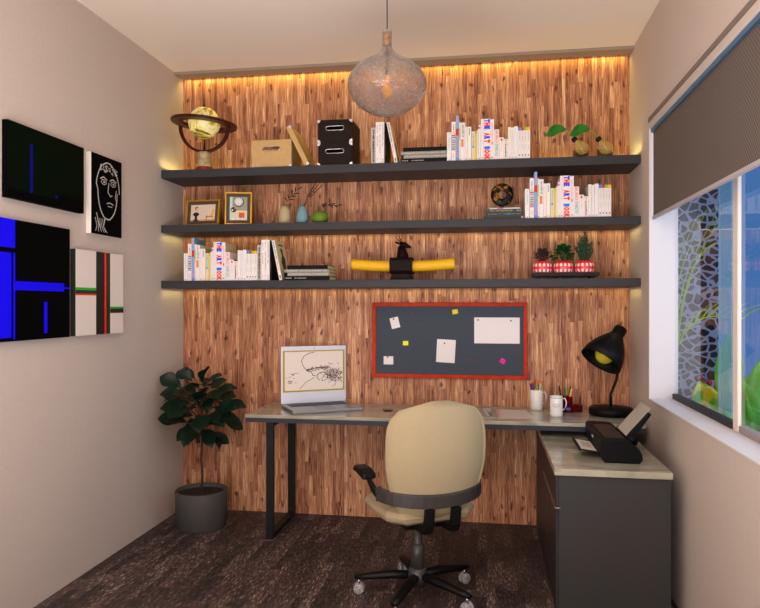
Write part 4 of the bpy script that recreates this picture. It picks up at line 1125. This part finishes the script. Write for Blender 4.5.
# ---------------------------------------------------------------- laptop
al = (at(281.2, 404, 4.2)+at(345, 400, 4.2))/2
hl = Vector((-1.303, 4.145, 0)); hr = hl+Vector((math.cos(math.radians(31)), math.sin(math.radians(31)), 0))*.436
wv = (hr-hl); LW = wv.length; yaw = math.atan2(wv.y, wv.x)
mid = (hl+hr)/2
lap = thing('laptop', 'open silver laptop showing a brown sketch on its screen', 'laptop', (mid.x, mid.y, DZ), yaw)
LD = .31
alu = M('aluminium', rgb(150, 150, 150), .35, metal=.5); alw = M('pale_aluminium', rgb(214, 216, 226), .4, metal=.1)
MB().box(-LW/2, LW/2, -LD, 0, .001, .019).build('base', alu, lap, bevel=.004)
mb = MB(); mb.box(-LW/2+.03, LW/2-.03, -.14, -.018, .0191, .0197)
kb_ = mb.build('keyboard', M('key_black', rgb(14, 14, 18), .5), lap)
mb = MB()
for r_i in range(5):
    for c_i in range(14):
        x = -LW/2+.034+c_i*(LW-.068)/14; y = -.126+r_i*.0212
        mb.box(x+.001, x+(LW-.068)/14-.002, y, y+.0185, .0197, .0212)
mb.build('keys', M('keycap', rgb(26, 26, 32), .45), kb_)
MB().box(-.06, .06, -LD+.02, -.145, .0191, .0195).build('touchpad', M('touchpad', rgb(92, 92, 98), .3), lap)
mb = MB()
for k in range(6): mb.box(-LW/2-.0004, -LW/2+.002, -LD+.06+k*.028, -LD+.075+k*.028, .007, .013)
mb.build('ports', black_pl, lap)
scr = bpy.data.objects.new('screen_lid', None)
SH = .366
tl = math.radians(-.5)
mb = MB(); mb.box(-LW/2, LW/2, 0, .008, 0, SH)
lidm = mb.build('screen_lid', alw, lap, loc=(0, -.002, .019), rot=(tl, 0, 0), bevel=.003)
bpy.data.objects.remove(scr)
dx0, dx1 = -LW/2+.012, LW/2-.010; dz0, dz1 = .20*SH, .925*SH
MB().box(dx0, dx1, -.0015, -.0001, dz0, dz1).build('display_border', M('olive_yellow', rgb(168, 150, 30), .5, emit=rgb(150, 130, 10), es=.03), lidm)
sk = [M('screen_paper', rgb(214, 200, 188), .4, emit=rgb(230, 214, 200), es=.12), M('sketch_brown', rgb(52, 32, 32), .5), M('sketch_mid', rgb(150, 120, 108), .5)]
mb = MB(); ex0, ex1, ez0, ez1 = dx0+.012, dx1-.012, dz0+.010, dz1-.008
mb.box(ex0, ex1, -.0022, -.0016, ez0, ez1, 0)
def sk_line(pts, w=.0012, mi=1):
    w *= 2.0
    P = [(ex0+u*(ex1-ex0), ez1-v*(ez1-ez0)) for u, v in pts]
    for (a, b) in zip(P[:-1], P[1:]):
        d = Vector((b[0]-a[0], b[1]-a[1])); L_ = d.length or 1; nx_, nz_ = -d.y/L_*w/2, d.x/L_*w/2
        mb.add([(a[0]-nx_, -.0024, a[1]-nz_), (b[0]-nx_, -.0024, b[1]-nz_), (b[0]+nx_, -.0024, b[1]+nz_), (a[0]+nx_, -.0024, a[1]+nz_)], [(0, 1, 2, 3)], mi)
# a plain generic pen sketch: old man's profile under a bare brow and a small second one
sk_line([(.50, .02), (.40, .05), (.32, .12), (.28, .24), (.30, .34), (.33, .42), (.36, .47), (.46, .46)], .0018)
sk_line([(.36, .49), (.40, .52), (.45, .53), (.47, .62), (.52, .64)], .0022)
sk_line([(.25, .97), (.35, .80), (.50, .68)], .0014)
rnd = random.Random(8)
for k in range(260):
    u = rnd.gauss(.84, .09); v = rnd.gauss(.62, .10)
    if u < .98: sk_line([(u, v), (min(.99, u+rnd.uniform(-.03, .04)), v+rnd.uniform(-.05, .06))], .0016, 1 if rnd.random() < .5 else 2)
for k in range(60):
    u = rnd.uniform(.36, .72); v = .47-.13*(u-.36)+rnd.gauss(0, .02)
    sk_line([(u, v), (u+rnd.uniform(.02, .05), v-rnd.uniform(-.01, .03))], .0018, 1 if rnd.random() < .6 else 2)
for k in range(50):
    a_ = rnd.uniform(0, 2*PI); u = .64+.09*math.cos(a_); v = .66+.11*math.sin(a_)
    sk_line([(u, v), (u+.03*math.sin(a_), v-.03*math.cos(a_))], .0016, 1)
for k in range(26):
    u = rnd.gauss(.09, .04); v = rnd.choice([.58, .66, .75, .80])+rnd.gauss(0, .015)
    sk_line([(max(.01, u), v), (u+rnd.uniform(.01, .05), v+rnd.uniform(-.02, .01))], .0014, 1 if rnd.random() < .4 else 2)
mb.build('display', sk, lidm)
MB().lathe([(0, 0), (.003, 0), (.003, .001), (0, .001)], (0, -.0005, SH*.965), 12, 0, True, Matrix.Rotation(PI/2, 3, 'X')).build('webcam', black_pl, lidm)

# ---------------------------------------------------------------- papers on the desk
def sheet(name, corners, th, mat, label, marks=None):
    mb = MB(); P = [Vector((x, y, 0)) for x, y in corners]
    c_ = sum(P, Vector())/len(P)
    vs = [(p.x-c_.x, p.y-c_.y, 0) for p in P]+[(p.x-c_.x, p.y-c_.y, th) for p in P]
    mb.add(vs, [(3, 2, 1, 0), (4, 5, 6, 7), (0, 1, 5, 4), (1, 2, 6, 5), (2, 3, 7, 6), (3, 0, 4, 7)])
    o = mb.build(name, mat, loc=(c_.x, c_.y, DZ+.0004), label=label, cat='paper')
    if marks:
        m2 = MB(); ms = []
        for (u0, v0, u1, v1, cc) in marks:
            mt = M('ink_%d_%d_%d' % cc, rgb(*cc), .6)
            if mt not in ms: ms.append(mt)
            def bl_(u, v):
                a_ = P[0].lerp(P[1], u); b_ = P[3].lerp(P[2], u); r = a_.lerp(b_, v)-c_
                return (r.x, r.y, th+.0003)
            m2.add([bl_(u0, v0), bl_(u1, v0), bl_(u1, v1), bl_(u0, v1)], [(0, 1, 2, 3)], ms.index(mt))
        m2.build('print', ms, o)
    return o
def dp(px, py):      # a point on the desk top
    h = CAMZ-DZ; d = FPX*h/(py-304); u = (px-380)/FPX
    return (d*(u*CS-SN), d*(u*SN+CS))
sheet('paper_sheet', [dp(497.5, 418.2), dp(534.5, 418.4), dp(525.5, 410.4), dp(496.2, 409.6)], .002, M('sheet_grey_white', rgb(206, 196, 190), .5), 'plain white sheet with red edge lines lying on the desk', [(.02, .02, .05, .98, (200, 70, 70)), (.09, .02, .11, .98, (205, 120, 120))])
sheet('magazine', [dp(480, 418), dp(495.5, 418.2), dp(491, 408.6), dp(472, 408.4)], .005, M('magazine_cover', rgb(150, 150, 140), .35, noise=.2, scale=60), 'grey magazine lying on the desk behind the chair back', [(.55, .1, .62, .9, (220, 220, 215)), (.7, .1, .9, .5, (120, 124, 116)), (.7, .6, .9, .9, (200, 200, 190))])

# ---------------------------------------------------------------- mugs
ceramic = M('white_ceramic', rgb(232, 230, 222), .2)
def mug(px, y, r, h, label, grp=None):
    x = at(px, 400, y).x
    o = thing('mug', label, 'mug', (x, y, DZ+.0003))
    MB().lathe([(0, 0), (r*.93, 0), (r, .004), (r, h-.002), (r-.0015, h), (r-.003, h-.002), (r-.004, .006), (0, .005)], seg=40).build('cup', ceramic, o)
    mb = MB(); mb.tube([(r-.001, 0, h*.87), (r+.012, 0, h*.9), (r+.021, 0, h*.72), (r+.019, 0, h*.5), (r+.008, 0, h*.34), (r-.001, 0, h*.30)], .0035, 8, flat=(1.5, 1)); mb.build('handle', ceramic, o)
    return o
m1 = mug(536.5, 4.315, .0385, at(536, 389.7, 4.315).z-DZ, 'white mug holding coloured pencils')
hm1 = at(536, 389.7, 4.315).z-DZ
x = m1.location.x
for i, (cx_, tx, top, cc, nm) in enumerate([(-.024, -.038, 382.2, (30, 26, 40), 'black pencil'), (-.018, -.028, 381.5, (30, 30, 170), 'dark blue pencil'), (-.008, -.018, 381.2, (225, 30, 40), 'red pencil'), (.003, -.001, 381.5, (30, 200, 60), 'green pencil'),
        (.012, .018, 382, (200, 30, 130), 'crimson pencil'), (.014, .024, 380.5, (235, 200, 20), 'yellow pencil'), (.022, .036, 382.5, (30, 170, 200), 'cyan pencil'), (.020, .040, 381.2, (235, 110, 40), 'orange pencil')]):
    z_ = at(536, top, 4.315).z
    yy = [.008, -.010, .004, -.006, .010, -.012, -.004, .012][i]
    a_ = Vector((x+cx_*.5, 4.315+yy*.5, DZ+.010)); b_ = Vector((x+tx, 4.315+yy*1.6, z_))
    d = (b_-a_).normalized()
    o = thing('pencil', '%s in the white mug' % nm, 'pencil', a_, group='coloured pencils in the white mug')
    L_ = (b_-a_).length
    MB().tube([(0, 0, 0), tuple(d*(L_-.012))], .0046, 6).build('shaft', M('pencil_%d_%d_%d' % cc, rgb(*cc), .4), o)
    MB().tube([tuple(d*(L_-.012)), tuple(d*(L_+.003))], [.0044, .0011], 8).build('point', M('pencil_wood', rgb(226, 110, 60), .6), o)
m2 = mug(556.2, 4.08, .0368, at(556, 397.4, 4.05).z-DZ+.004, 'white coffee mug with grey rim line and oval badge, in front of the pencil mug')
hm2 = at(556, 397.4, 4.05).z-DZ+.004
gl = M('mug_print', rgb(96, 106, 130), .4)
MB().lathe([(.0371, hm2-.010), (.0372, hm2-.0085), (.0371, hm2-.007)], seg=40).build('rim_line', gl, m2)
mb = MB(); cam_dir = math.atan2(-4.08, -m2.location.x)
def on_cyl(u, z_, r=.0373): a_ = cam_dir+u/.0368; return (r*math.cos(a_), r*math.sin(a_), z_)
mb.tube([on_cyl(.0215*math.cos(k*PI/14), hm2*.57+.0105*math.sin(k*PI/14)) for k in range(28)], .0007, 5, closed=True)
for k in range(5): mb.tube([on_cyl(-.012+.006*k, hm2*.57-.004), on_cyl(-.011+.006*k, hm2*.57+.004)], .0008, 5)
mb.tube([on_cyl(-.013, hm2*.57+.0052), on_cyl(0, hm2*.57+.0062), on_cyl(.013, hm2*.57+.0052)], .0006, 5); mb.tube([on_cyl(-.013, hm2*.57-.0058), on_cyl(0, hm2*.57-.0065), on_cyl(.013, hm2*.57-.0058)], .0006, 5)
mb.build('oval_badge', gl, m2)

# pen organiser, translucent red
redg = M('red_acrylic', rgb(190, 50, 54), .1, trans=.92, ior=1.2)
x = at(571, 400, 4.25).x
org = thing('pen_organiser', 'translucent dark red stepped pen organiser on the desk beside the mugs', 'organiser', (x, 4.26, DZ+.0003))
mb = MB(); x0_, x1_, x2_ = -.058, .010, .066
def tray_(mb, x0, x1, y0, y1, h, t_=.002):
    mb.box(x0, x1, y0, y1, 0, t_).box(x0, x0+t_, y0, y1, t_, h).box(x1-t_, x1, y0, y1, t_, h).box(x0+t_, x1-t_, y0, y0+t_, t_, h).box(x0+t_, x1-t_, y1-t_, y1, t_, h)
tray_(mb, x0_, x1_, -.005, .045, .092); tray_(mb, x1_+.0005, x2_, -.02, .045, .040); tray_(mb, x0_, x1_, -.045, -.0055, .052)
mb.build('compartments', redg, org)
MB().box(-.034, -.008, -.0462, -.0454, .014, .030).build('sticker', M('org_sticker', rgb(70, 80, 190), .5), org)
for (dx, lean, h_, cc, nm, dy) in ((-.046, -.018, .135, (26, 22, 26), 'black pen', .02), (-.030, -.002, .128, (20, 110, 40), 'green pen', .025), (-.014, .012, .128, (24, 20, 24), 'second black pen', .02), (-.018, .020, .118, (225, 215, 40), 'yellow marker', .010), (-.008, .016, .122, (220, 40, 200), 'magenta marker', .015), (.020, -.020, .105, (40, 150, 140), 'teal pen', .02), (.055, .004, .070, (60, 30, 36), 'short dark marker', .02)):
    a_ = Vector((x+dx, 4.26+dy, DZ+.004)); b_ = Vector((lean*1.2, .004, h_+.018))
    o = thing('pen', nm+' standing in the red organiser', 'pen', a_, group='pens in the red organiser')
    MB().tube([(0, 0, 0), tuple(b_*.86)], .0056, 8).build('barrel', M('pen_%d_%d_%d' % cc, rgb(*cc), .35), o)
    MB().tube([tuple(b_*.86), tuple(b_*.95), tuple(b_)], [.0056, .0045, .002], 8).build('cap', M('pencap_%d' % cc[0], rgb(*[min(255, c_+20) for c_ in cc]), .35), o)

# ---------------------------------------------------------------- desk lamp
LXc = .715; LYc = 4.17
lamp = thing('desk_lamp', 'black bell-shaded desk lamp at the window end of the desk', 'lamp', (LXc, LYc, DZ+.0003))
lampb = M('lamp_black', rgb(7, 7, 9), .5, spec=.2)
MB().lathe([(0, 0), (.118, 0), (.125, .006), (.126, .034), (.120, .046), (.03, .052), (0, .052)], seg=48).build('base', lampb, lamp)
def lq(px, py, Y): p = at(px, py, Y); return Vector((p.x-LXc, p.y-LYc, p.z-DZ))
capc = lq(619.0, 332, 4.12); opc = lq(600.5, 361.5, 4.05)
MB().tube([(.0, 0, .05), (.0, .004, .12), tuple(lq(616.5, 380, 4.17)), tuple(lq(619.5, 352, 4.17)), tuple(lq(619.5, 345, 4.155))], .0085, 12).build('stem', lampb, lamp)
ax = (opc-capc); AL = ax.length; ax.normalize()
R = Vector((0, 0, 1)).rotation_difference(ax).to_matrix()
Rr = .122
prof = [(0, -.028), (.034, -.028), (.038, -.022), (.038, .022), (.046, .036), (.070, .070), (.096, .115), (.114, .165), (Rr, AL*1.0)]
innr = [(Rr-.003, AL), (.110, .165), (.092, .118), (.066, .075), (.04, .045), (0, .04)]
MB().lathe(prof+innr, tuple(capc), 48, 0, True, R).build('shade', lampb, lamp)
bc_ = capc+ax*(AL-.050)
MB().sphere(tuple(bc_), .054, 24, 16).build('bulb', M('yellow_bulb', rgb(176, 164, 34), .4, emit=rgb(190, 180, 30), es=.08), lamp)

# ---------------------------------------------------------------- printer
PRX, PRY = .60, 3.530
PR = thing('printer', 'black compact printer with paper loaded, on the marble cabinet top', 'printer', (PRX, PRY, CZ+.0003))
hd = .263
pbm = M('printer_black', rgb(8, 8, 9), .5, spec=.12)
prof = [(-.066, 0), (.090, 0), (.104, .018), (.101, .040), (.088, .066), (.060, .088), (.046, .104), (-.070, .108), (-.082, .100), (-.083, .034), (-.072, .012)]
MB().prism(prof, -hd, hd).build('body', pbm, PR, bevel=.004)
MB().box(-.060, .030, -hd+.05, hd-.12, .1070, .1105).build('control_panel', M('panel_gloss', rgb(30, 31, 38), .35), PR)
MB().box(-.0842, -.0825, -.02, .02, .070, .080).build('badge', M('badge_white', rgb(200, 200, 205), .4), PR)
MB().prism([(-.163, .036), (-.080, .024), (-.080, .030), (-.163, .042)], -.17, .10).prism([(-.170, .034), (-.163, .034), (-.163, .050), (-.170, .050)], -.17, .10).build('output_tray', pbm, PR)
a1_ = Vector((.040, 0, .112)); a2_ = Vector((.150, 0, .240))
dd = (a2_-a1_).normalized(); nn = Vector((dd.z, 0, -dd.x))
p0 = a1_+nn*.002; p1 = a2_+nn*.002-dd*.012
MB().prism([(p0.x, p0.z), (p1.x, p1.z), (p1.x+nn.x*.014, p1.z+nn.z*.014), (p0.x+nn.x*.030, p0.z+nn.z*.030)], -.205, .045).build('feed_tray', pbm, PR, bevel=.002)
MB().tube([(.066, -.22, .100), (.066, .06, .100)], .026, 16).build('feed_roller_cover', pbm, PR)
pm_ = M('printer_paper', rgb(176, 170, 158), .6)
q0 = a1_-nn*.0012+dd*.004; q1 = a2_+dd*.008-nn*.0012
MB().prism([(q0.x, q0.z), (q1.x, q1.z), (q1.x+nn.x*.0018, q1.z+nn.z*.0018), (q0.x+nn.x*.0018, q0.z+nn.z*.0018)], -.182, .027).build('paper_stack', pm_, loc=PR.location, label='grey-white paper stack standing in the printer feed', cat='paper')
ps = MB().prism([(-.160, .0420), (-.086, .0312), (-.086, .0322), (-.160, .0430)], -.155, .075).build('paper_sheet', M('print_out', rgb(224, 214, 202), .6), loc=PR.location, label='printed sheet lying on the printer output tray', cat='paper')
m3 = MB()
for k in range(6):
    xa = -.140+.007*k; za = .0403-.00102*k
    m3.add([(xa, -.10, za+.0006), (xa+.0025, -.10, za+.0003), (xa+.0025, .02+.006*(k % 3), za+.0003), (xa, .02+.006*(k % 3), za+.0006)], [(0, 1, 2, 3)])
m3.build('print', M('ink_grey', rgb(150, 140, 130), .6), ps)

# ---------------------------------------------------------------- potted fiddle-leaf plant
PX, PY = -1.80, 4.06
pl_ = thing('potted_plant', 'dark green fiddle-leaf plant in a round grey pot by the left wall', 'plant', (PX, PY, 0))
MB().lathe([(0, 0), (.150, 0), (.157, .008), (.163, .225), (.160, .232), (.150, .232), (.147, .205)], seg=56).build('pot', M('grey_pot', rgb(70, 69, 68), .6, spec=.3), pl_)
MB().lathe([(0, .21), (.1475, .207)], seg=40).build('soil', soil, pl_)
tr = [(0, 0, .205), (.006, 0, .32), (-.004, .0, .42), (.004, 0, .52), (.0, 0, .62), (.005, 0, .74), (-.005, 0, .87)]
mb = MB().tube(tr, [.009, .008, .0075, .0075, .007, .006, .004], 8)
fol = MB(); rnd = random.Random(21)
fl_m, nt, b = new_mat('fiddle_leaf'); b.inputs['Base Color'].default_value = (*rgb(9, 34, 20), 1); b.inputs['Roughness'].default_value = .45; b.inputs['Specular IOR Level'].default_value = .3
spec = []
for z_, nl, r, el_, L_ in ((.62, 7, .06, -.4, .15), (.67, 10, .10, -.05, .18), (.72, 12, .12, .05, .19), (.78, 12, .12, .15, .19), (.84, 10, .10, .3, .18), (.90, 7, .05, .6, .16)):
    for k in range(nl):
        a_ = 2*PI*(k+rnd.uniform(-.3, .3))/nl+z_*9
        d = Vector((math.cos(a_), math.sin(a_)*.8, el_+rnd.uniform(-.3, .35)))
        rr = r*rnd.uniform(.5, 1.3)
        b0 = Vector((rr*math.cos(a_), rr*math.sin(a_), z_+rnd.uniform(-.04, .04)))
        if b0.y+PY+L_ > 4.37 and d.y > .3: d.y *= .25
        if d.x < -.3: d.x *= .85
        mb.tube([(0, 0, z_-.05), tuple(b0)], .0025, 5)
        fol.leaf(b0, d, (0, -.55+rnd.uniform(-.3, .3), .85), L_*rnd.uniform(.75, 1.1), L_*.62, rnd.uniform(.05, .4), n=9, tip=1.35, fold=.14, curl=.7)
fol.v = [(max(v[0], -.262), min(v[1], .325), v[2]) for v in fol.v]
mb.build('trunk', M('plant_bark', rgb(60, 42, 30), .8), pl_)
fol.build('foliage', fl_m, pl_)

# ---------------------------------------------------------------- office chair
ch = thing('office_chair', 'cream upholstered swivel office chair with black arms, seen from behind', 'chair', (-.338, 3.25, 0), math.radians(30))
cream = M('cream_fabric', rgb(160, 144, 112), .85, noise=.04, scale=300, bump=.25, bscale=35)
blk = M('chair_black', rgb(12, 11, 11), .45, spec=.25)
def shell(mb, W, z0, z1, yc, th, bot=.62):
    n = 14; m_ = 18
    def pt(i, j, side):
        v = i/n; z_ = z0+(z1-z0)*v
        # outline half width
        if v < .55: hw = W/2*(bot+(1-bot)*math.sin(v/.55*PI/2)**.9)
        else:
            t_ = (v-.55)/.45; hw = W/2*(1-t_**4.2)**(1/2.4) if t_ < 1 else 0
        u = -1+2*j/m_
        x = hw*u
        edge = (1-abs(u)**4)*(1-abs(2*v-1)**8)
        y = yc+.10*(x/(W/2))**2*.6-.05*math.sin(v*PI*.9)-.03*v
        return (x, y+(th/2*edge+.004)*side, z_)
    idx = {}
    vs = []; fs = []
    for side in (-1, 1):
        for i in range(n+1):
            for j in range(m_+1):
                idx[(side, i, j)] = len(vs); vs.append(pt(min(i, n-.02) if i == n else i, j, side))
    for i in range(n):
        for j in range(m_):
            fs.append((idx[(-1, i, j)], idx[(-1, i, j+1)], idx[(-1, i+1, j+1)], idx[(-1, i+1, j)]))
            fs.append((idx[(1, i, j)], idx[(1, i+1, j)], idx[(1, i+1, j+1)], idx[(1, i, j+1)]))
    for i in range(n):
        for j in (0, m_):
            fs.append((idx[(-1, i, j)], idx[(-1, i+1, j)], idx[(1, i+1, j)], idx[(1, i, j)]))
    for j in range(m_):
        for i in (0, n):
            fs.append((idx[(-1, i, j)], idx[(1, i, j)], idx[(1, i, j+1)], idx[(-1, i, j+1)]))
    mb.add(vs, fs, 0, True)
mb = MB(); shell(mb, .50, .43, .974, -.205, .05); mb.build('backrest', cream, ch)
# seat cushion, slightly eight-sided
mb = MB()
oct_ = [(-.16, -.22), (.16, -.22), (.225, -.15), (.235, .0), (.225, .13), (.16, .22), (-.16, .22), (-.225, .13), (-.235, 0), (-.225, -.15)]
n_ = len(oct_); vs = []
for sc_, z_ in ((.80, .405), (.96, .425), (1.0, .448), (.97, .468), (.85, .482)):
    vs += [(x*sc_, y*sc_, z_) for x, y in oct_]
fs = [tuple(range(n_))[::-1], tuple(4*n_+k for k in range(n_))]
for l_ in range(4):
    for k in range(n_):
        j = (k+1) % n_; fs.append((l_*n_+k, l_*n_+j, (l_+1)*n_+j, (l_+1)*n_+k))
mb.add(vs, fs); mb.build('seat', cream, ch, bevel=.006)
# curved band carrying the arm rests
mb = MB()
bp_ = []
for k in range(17):
    a_ = PI*(1+k/16)
    bp_.append((.250*math.cos(a_), -.13+.150*math.sin(a_), .532+.018*math.cos(a_)**2))
def strap(mb, pts, h, t_):
    vs = []; fs = []; n = len(pts)
    P = [Vector(p) for p in pts]
    for i in range(n):
        d = P[min(i+1, n-1)]-P[max(i-1, 0)]; d.z = 0; d.normalize(); nr = Vector((d.y, -d.x, 0))*t_/2
        hh_ = h[i] if isinstance(h, list) else h
        for s_, zz in ((-1, -1), (1, -1), (1, 1), (-1, 1)):
            vs.append(tuple(P[i]+nr*s_+Vector((0, 0, zz*hh_/2))))
    for i in range(n-1):
        for k in range(4):
            fs.append((i*4+k, i*4+(k+1) % 4, (i+1)*4+(k+1) % 4, (i+1)*4+k))
    fs += [(0, 1, 2, 3), tuple((n-1)*4+k for k in (3, 2, 1, 0))]
    mb.add(vs, fs)
strap(mb, bp_, .060, .022)
mb.build('back_band', M('dark_grey_plastic', rgb(52, 48, 46), .4), ch, bevel=.004)
for sx in (-1, 1):
    mb = MB()
    mb.tube([(sx*.250, -.13, .545), (sx*.258, -.09, .56), (sx*.262, -.05, .585), (sx*.262, -.02, .606)], [.024, .020, .018, .016], 10, flat=(.6, 1))
    mb.build('arm', blk, ch)
    mb = MB(); mb.prism([(-.050, .600), (-.03, .592), (.07, .606), (.105, .604), (.115, .618), (.09, .636), (.01, .636), (-.04, .624)], sx*.262-.032, sx*.262+.032, axis='x')
    mb.build('arm_pad', blk, ch, bevel=.008)
for sx in (-1, 1):
    mb = MB(); strap(mb, [(sx*.06, -.285, .56), (sx*.062, -.287, .50), (sx*.06, -.27, .44)], .04, .02)
    MB().prism([(-.290, .50), (-.268, .50), (-.250, .42), (-.10, .395), (-.10, .375), (-.262, .385), (-.280, .42)], sx*.065-.022, sx*.065+.022, axis='x').build('back_bracket', blk, ch, bevel=.003)
MB().box(-.12, .12, -.13, .11, .365, .404).build('tilt_mechanism', blk, ch, bevel=.01)
MB().lathe([(0, .12), (.034, .12), (.034, .25), (.026, .255), (.022, .262), (.022, .37), (0, .37)], seg=24).build('gas_column', M('column_grey', rgb(58, 54, 52), .35), ch)
MB().lathe([(0, .062), (.048, .062), (.052, .10), (.04, .135), (.034, .14), (0, .14)], seg=24).build('hub', M('column_grey', rgb(58, 54, 52), .35), ch)
wheel_m = M('clear_wheel', rgb(150, 148, 150), .3, noise=.6, scale=160)
for k in range(5):
    a_ = math.radians(184+72*k-30)
    d = Vector((math.cos(a_), math.sin(a_), 0))
    e_ = d*.29+Vector((0, 0, .078))
    mb = MB(); mb.tube([d*.035+Vector((0, 0, .100)), d*.12+Vector((0, 0, .100)), d*.26+Vector((0, 0, .084)), d*.305+Vector((0, 0, .080))], [.026, .028, .022, .015], 8, flat=(1, .75))
    leg = mb.build('leg', blk, ch)
    perp = Vector((-d.y, d.x, 0))
    cs = MB()
    for s_ in (-1, 1):
        c0 = d*.285+perp*s_*.013
        Rw = Vector((0, 0, 1)).rotation_difference(perp).to_matrix()
        cs.lathe([(0, -.009), (.020, -.009), (.0265, -.004), (.0265, .004), (.020, .009), (0, .009)], (c0.x, c0.y, .0266), 20, 0, True, Rw)
    cs.build('caster', wheel_m, leg)
    MB().tube([d*.285+Vector((0, 0, .03)), d*.285+Vector((0, 0, .078))], .005, 8).build('caster_pin', chrome, leg)

# ---------------------------------------------------------------- pendant lamp
pp_ = at(387.1, 79, 2.77)
pen = thing('pendant_lamp', 'round clear textured glass pendant lamp hanging from the ceiling', 'pendant lamp', (pp_.x, 2.77, H))
zc = lambda py: at(387.1, py, 2.77).z-H
sc_ = (at(426, 79, 2.77).x-at(348, 79, 2.77).x)/2
MB().tube([(0, 0, -.002), (0, 0, zc(68))], .0022, 8).lathe([(0, -.03), (.045, -.03), (.05, 0)], seg=24).build('cord', black_pl, pen)
k_ = sc_/39.2
prof = [(3.2, 30.2), (4.2, 31.2), (4.4, 33), (4.2, 45), (5.2, 49.5), (8.5, 54), (15, 58.5), (23.5, 63), (31, 68.5), (36.5, 75), (39.4, 83), (38.6, 91), (35, 97), (29, 104.5), (20, 111), (10, 115.2), (0.01, 116.4)]
# smooth the profile
def smooth_prof(p, it=2):
    for _ in range(it):
        q = [p[0]]
        for a, b in zip(p[:-1], p[1:]):
            q += [(a[0]*.75+b[0]*.25, a[1]*.75+b[1]*.25), (a[0]*.25+b[0]*.75, a[1]*.25+b[1]*.75)]
        q.append(p[-1]); p = q
    return p
sp = smooth_prof(prof)
hg = clear_glass('hammered_glass', (.96, .97, .99), .03, bump=.25, bs=70, ior=1.3)
_t = hg.node_tree; _b = _t.nodes['Principled BSDF']; _n = nd(_t, 'ShaderNodeTexNoise'); _n.inputs['Scale'].default_value = 85; _n.inputs['Detail'].default_value = 3; _n.inputs['Distortion'].default_value = 1.0
_c = nd(_t, 'ShaderNodeTexCoord'); _t.links.new(_c.outputs['Object'], _n.inputs['Vector'])
_mr = nd(_t, 'ShaderNodeMapRange'); _mr.inputs[1].default_value = .38; _mr.inputs[2].default_value = .60; _mr.inputs[3].default_value = .88; _mr.inputs[4].default_value = 1.0
_t.links.new(_n.outputs[0], _mr.inputs[0]); _t.links.new(_mr.outputs[0], _b.inputs['Transmission Weight'])
_r2 = nd(_t, 'ShaderNodeValToRGB'); _r2.color_ramp.elements[0].position = .38; _r2.color_ramp.elements[0].color = (.52, .52, .54, 1); _r2.color_ramp.elements[1].position = .6; _r2.color_ramp.elements[1].color = (.96, .97, 1, 1)  # grey mottling put into the glass colour to imitate refraction of the room
_t.links.new(_n.outputs[0], _r2.inputs[0]); _t.links.new(_r2.outputs[0], _b.inputs['Base Color'])
MB().lathe([(r*k_, zc(y)) for r, y in sp], seg=64).build('glass_shade', hg, pen, solid=.003)
MB().lathe([(0, zc(33.2)), (3.6*k_, zc(33.2)), (3.6*k_, zc(46)), (0, zc(46))], seg=24).build('neck_sleeve', M('cork_sleeve', rgb(196, 130, 50), .6, noise=.3, scale=100), pen)
MB().lathe([(0, zc(67)), (1.6*k_, zc(67.5)), (2.0*k_, zc(69)), (2.0*k_, zc(75.5)), (0, zc(75.5))], seg=20).build('socket', M('aged_brass', rgb(96, 70, 34), .35, metal=.7), pen)
bp2 = smooth_prof([(1.9, 75.6), (2.4, 79), (3.8, 84), (5.3, 90), (4.6, 95), (2.6, 97.5), (0.01, 98)])
MB().lathe([(r*k_, zc(y)) for r, y in bp2], seg=32).build('bulb', M('amber_bulb', rgb(214, 140, 40), .15, emit=rgb(226, 130, 20), es=.25), pen)
